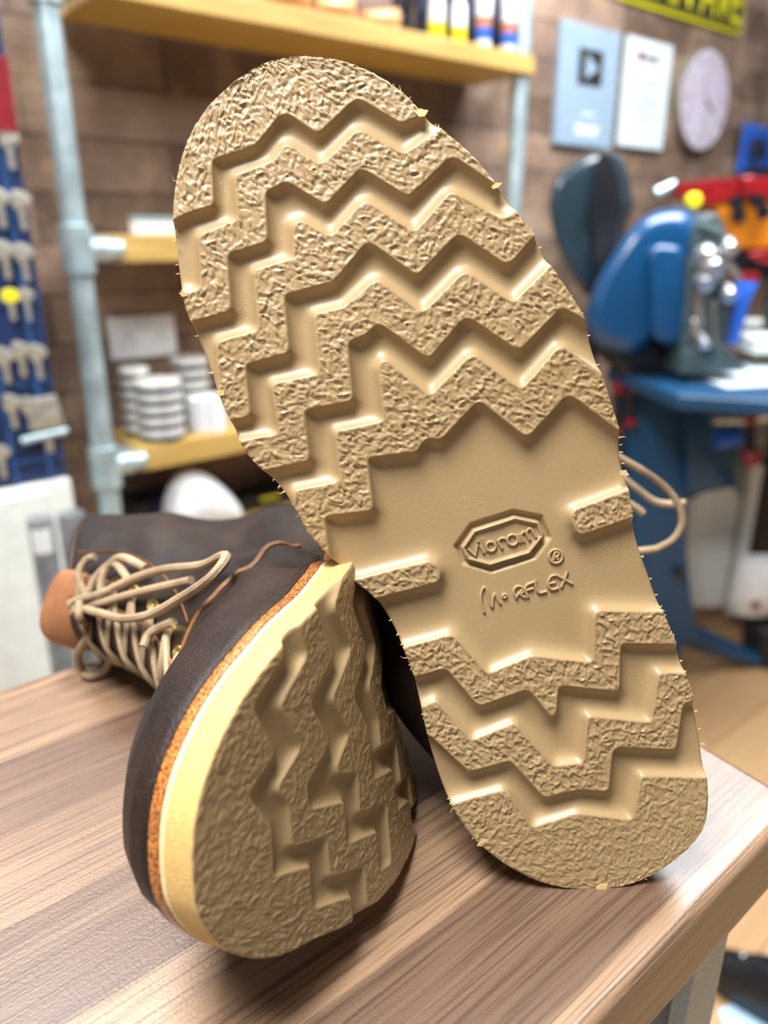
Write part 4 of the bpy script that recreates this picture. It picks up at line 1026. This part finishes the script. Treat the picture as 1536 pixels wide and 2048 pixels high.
for x, y in ((1470, 405), (1512, 402), (1475, 432), (1525, 425)):
    c = at(x, y, YR-.008); b = MB(); b.lathe([(.001, 0), (.018, .0), (.018, .01)], c, AXm, 16); b.build('dark_knob', M['black'], rm, world=True)
b = MB(); b.pillow(poly([(1485, 352), (1510, 350), (1512, 392), (1487, 394)], YR-.015), (0, 1, 0), .03, .008, 3); b.build('clamp', M['redb'], rm, world=True)
MB().tube([at(1350, 368, YR+.03), at(1312, 388, YR+.03)], [.012, .016], 10).build('lever_end', M['galv'], rm, world=True)
MB().lathe([(.02, 0), (.02, .012), (.014, .02)], at(1385, 402, YR-.02), AXm, 18).build('yellow_dial', M['yellow'], rm, world=True)
b = MB(); b.pillow(poly([(1440, 505), (1640, 480), (1640, 560), (1480, 560), (1440, 540)], YR+.02), (0, 1, 0), .1, .01, 3); b.build('black_bed', M['black'], rm, world=True)
b = MB(); b.pillow(sm([(1500, 510), (1540, 500), (1600, 500), (1600, 528), (1530, 528)], YR-.0), (0, 1, 0), .03, .008, 3); b.build('red_grip', M['redb'], rm, world=True)
for x in (1475, 1560):
    b = MB(); c = at(x, 560, YR+.06); b.box((c.x, c.y, (c.z+bz)/2), (.03, .06, c.z-bz)); b.build('pillar', M['dgrey'], rm, world=True, smooth=False)
t = empty('hand_clamp', tuple(at(1480, 640, YR-.04))); tag(t, 'blue clamp tool with a pink top hanging before the bench', 'clamp')
b = MB(); b.pillow(poly([(1465, 545), (1520, 545), (1520, 562), (1465, 562)], YR-.05), (0, 1, 0), .04, .006, 2); b.build('jaw', M['redb'], t, world=True)
b = MB(); b.pillow(poly([(1468, 562), (1518, 562), (1500, 600), (1492, 640), (1475, 690), (1460, 690), (1470, 630), (1474, 600)], YR-.05), (0, 1, 0), .03, .006, 2); b.build('handle', M['blue_l'], t, world=True)
# blue blister packs on the wall
for x0_, y0_, w_, h_, lb in ((1490, 245, 40, 80, 'upper blue blister pack with silver clip hanging at the right of the clock'), (1478, 318, 44, 32, 'lower blue blister pack hanging just above the red press'), (1541, 250, 44, 90, 'blue blister pack at the right frame edge')):
    s0, z0 = on_wall(x0_, y0_, -.16); s1, z1 = on_wall(x0_+w_, y0_+h_, -.16)
    t = wall_thing('blister_pack', (s0+s1)/2, -.16, (z0+z1)/2, lb, 'blister pack', 'blue blister packs'); w = (s1-s0)/2; h = abs(z0-z1)/2
    bevel(quadbox(-w, w, -h, h, -.004, .004).build('card', M['blueb'] if 'blueb' in M else M['blue_l'], t, smooth=False), .002)
    b = MB(); b.pillow([(-w*.6, -.004, -h*.8), (w*.6, -.004, -h*.8), (w*.6, -.004, h*.2), (-w*.6, -.004, h*.2)], (0, -1, 0), .02, .006, 3); b.build('blister', M['navy'], t)
    MB().tube([(0, .0385, h*.8), (0, -.02, h*.8), (0, -.03, h*.9)], .005, 8).build('peg', M['silver'], t)
# ------------------------------------------------------------------ bin, bag and things at the right
YB = 2.36
def gnd(x, y):
    r = ray(x, y); t = -1.3/r.z; return CAM+r*t
def floor_thing(name, x, Y, label, cat):
    p = at(x, 1300, Y); t = empty(name, (p.x, Y, 0)); return tag(t, label, cat)
bn2 = floor_thing('cream_cabinet', 1450, YB, 'cream rounded cabinet with open dark front right of the blue machine', 'cabinet')
p0 = at(1400, 960, YB); p1 = at(1496, 960, YB); zt2 = at(1440, 925, YB).z
b = MB(); b.box(((p0.x+p1.x)/2, YB+.05, zt2/2+.04), (p1.x-p0.x, .1, zt2-.08)); bevel(b.build('side_body', M['greyw'] if 'greyw' in M else M['cab'], bn2, world=True, smooth=False), .03, 5)
b = MB(); b.box((p1.x+.012, YB-.01, zt2/2+.04), (.03, .05, zt2-.08)); bevel(b.build('door_edge', M['white'], bn2, world=True, smooth=False), .006)
b = MB(); b.box((p1.x+.2, YB+.05, zt2/2+.04), (.35, .08, zt2-.12)); b.build('dark_interior', M['black'], bn2, world=True, smooth=False)
b = MB()
for dx in (p0.x+.03, p1.x+.3):
    b.box((dx, YB+.05, .02), (.04, .08, .04))
b.build('plinth', M['black'], bn2, world=True, smooth=False)
def soft_bag(x, y, w, h, Y, mat, lb, name, cat, marks=True):
    c = at(x, y, Y); t = empty(name, (c.x, Y, c.z-h/2)); tag(t, lb, cat)
    rings = []
    rng = random.Random(x)
    for u in np.linspace(0, 1, 12):
        ww = w/2*(1-.25*(2*u-1)**4); dd = .05*(1-.6*(2*u-1)**2)+.01
        rings.append([(ww*math.cos(a)*(1+.05*rng.uniform(-1, 1)), dd*math.sin(a), h*u) for a in np.linspace(0, 2*math.pi, 17)[:-1]])
    o = MB().rings(rings).build('bag_body', mat, t)
    if marks:
        for dx, dz in ((-.03, .3), (.03, .62), (.05, .25)):
            MB().pillow([(dx-.012, -.066, h*dz-.008), (dx+.016, -.066, h*dz-.004), (dx+.010, -.066, h*dz+.012), (dx-.008, -.066, h*dz+.01)], (0, 1, 0), .012, .002, 2).build('red_print', M['red'], t)
    return t
gb = gnd(1530, 1318)
stl = empty('black_bin', (gb.x, gb.y, 0)); tag(stl, 'black bin at the right edge under the white bag with red print', 'bin')
zz = at(1510, 1235, gb.y).z
MB().lathe([(.07, .0), (.075, .01), (.085, zz-.01), (.08, zz)], (gb.x, gb.y, 0), None, 28).build('bin_body', M['black'], stl, world=True)
MB().lathe([(.088, zz-.03), (.092, zz-.025), (.092, zz-.012), (.088, zz-.008)], (gb.x, gb.y, 0), None, 28).build('rim', M['black'], stl, world=True)
soft_bag(1516, 1172, .17, .19, gb.y, M['white'], 'white plastic bag with red print at the right edge', 'carrier_bag', 'bag')
# things on the floor at the lower right: a black shoe on pale blue paper
g = [gnd(1436, 2022), gnd(1490, 2003), gnd(1640, 2060), gnd(1600, 2130), gnd(1470, 2110)]
b = MB(); b.rings([[p+Vector((0, 0, .001)) for p in g], [p+Vector((0, 0, .004)) for p in g]])
M['pblue'] = plain('pale_blue_paper', (176, 212, 240), .6, var=.03)
tag(b.build('paper_bag', M['pblue'], smooth=False), 'pale blue paper lying on the floor at the lower right corner', 'paper')
c = gnd(1530, 2010)
t = empty('black_shoe', (c.x, c.y, .005)); t.rotation_euler = (0, 0, .9); tag(t, 'black shoe on pale blue paper at the lower right corner', 'shoe')
bpy.context.view_layer.update()
rings = []
for z_, sc_, yo in ((0, 1, 0), (.02, 1.03, 0), (.04, 1, -.005), (.06, .85, -.02), (.075, .7, -.035), (.09, .6, -.045)):
    rings.append([(.042*sc_*math.cos(a), .13*sc_*math.sin(a)+yo, z_) for a in np.linspace(0, 2*math.pi, 33)[:-1]])
MB().rings(rings).build('shoe_upper', M['black'], t)
MB().tube([(-.02, .03, .07), (0, .05, .078), (.02, .03, .07)], .004, 6).build('lace', M['white'], t)
stand_laces = [
 [(-40, 120, 125), (-62, 118, 130), (-77.6, 109.3, 130.0), (-85.3, 101.6, 130.0), (-91.8, 94.3, 130.0), (-98.9, 84.3, 130.0), (-102.7, 74.0, 130.0), (-102.0, 65.3, 130.0), (-96.8, 59.5, 130.0), (-89.9, 57.6, 130.0), (-82.7, 58.1, 130.0), (-60, 66, 130.0), (-40, 90, 128)],
 [(-38, 120, 150), (-62, 108, 162), (-88.6, 90.5, 165.0), (-96.6, 80.7, 165.0), (-104.5, 70.1, 165.0), (-112.9, 65.7, 165.0), (-119.4, 64.2, 165.0)],
 [(-38, 115, 135), (-60, 98, 135), (-78.3, 84.6, 135.0), (-84.2, 78.6, 135.0), (-87.0, 74.5, 135.0)]]
lie_laces = [
 [(-29.4, 163.4, 175.1), (-30.7, 161.5, 172.5), (-34.2, 158.4, 156.3), (-41.1, 156.7, 136.6), (-45.6, 155.3, 117.4), (-51.0, 160.9, 90.5), (-56.0, 163.0, 77.4), (-60.8, 172.3, 65.0), (-60.9, 180.4, 60.4), (-56.4, 183.7, 66.0), (-47.1, 179.3, 85.0), (-35.7, 173.7, 110.3), (-30.3, 170.7, 131.2), (-29.4, 167.2, 150.1), (-28.4, 164.0, 165.5), (-25.8, 163.8, 174.2)],
 [(-26.3, 162.0, 172.7), (-29.8, 160.0, 158.7), (-37.4, 159.8, 128.5), (-45.0, 162.0, 96.9)],
 [(-27, 160, 174), (-20, 163.6, 170), (-13.2, 161.6, 172.8), (-1.7, 159.4, 187.1), (9.3, 157.8, 192.4), (12.0, 157.4, 187.4), (11.2, 152.2, 183.3), (3.2, 150.8, 177.4), (-10.2, 157.1, 171.4), (-20, 160, 172)],
 [(-28, 158, 170), (-37.5, 151.3, 179.9), (-42.2, 144.4, 180.7), (-43.1, 142.4, 176.4)],
 [(-42.7, 149.8, 135.6), (-44.7, 144.8, 155.2), (-41.0, 147.7, 162.8), (-36.8, 153.7, 162.1), (-31.9, 159.4, 157.4)],
 [(-38, 152, 146), (-42, 146, 160), (-38, 150, 168), (-31, 160, 168)],
 [(-29, 165, 170), (-24, 160, 172), (-22, 164, 167), (-27, 168, 164), (-31, 163, 168)],
 [(-25.1, 180.3, 112.2), (-28.1, 176.2, 111.9), (-31.2, 175.1, 106.0), (-35.9, 177.8, 94.5)],
 [(13.3, 139.9, 187.7), (15.2, 140.9, 176.3), (17.4, 143.2, 164.2), (17.4, 148.1, 150.4), (6, 160, 132), (-8, 172, 118)]]
boot1, P1, ch1 = make_boot('leather_boot', M_STAND, False, LUGS, lambda X, Y: (X, Y), 3,
    'upright boot on its heel, whole tan zigzag tread and raised lettering facing the camera', stand_laces)
boot2, P2, ch2 = make_boot('leather_boot', M_LIE, True, LUGS_WIDE, warp_lie, 8,
    'dark brown leather boot lying on its side on the counter with laces in view', lie_laces)
flex_tree(boot2)
for ch in boot1.children:      # its shaft rests on the counter
    if ch.type == 'MESH' and not ch.name.startswith('lace_loop'):
        n = len(ch.data.vertices); c = np.empty(n*3); ch.data.vertices.foreach_get('co', c); c = c.reshape(-1, 3)
        c[:, 1] += .172*np.maximum(0, c[:, 2]-.018); ch.data.vertices.foreach_set('co', c.ravel()); ch.data.update()
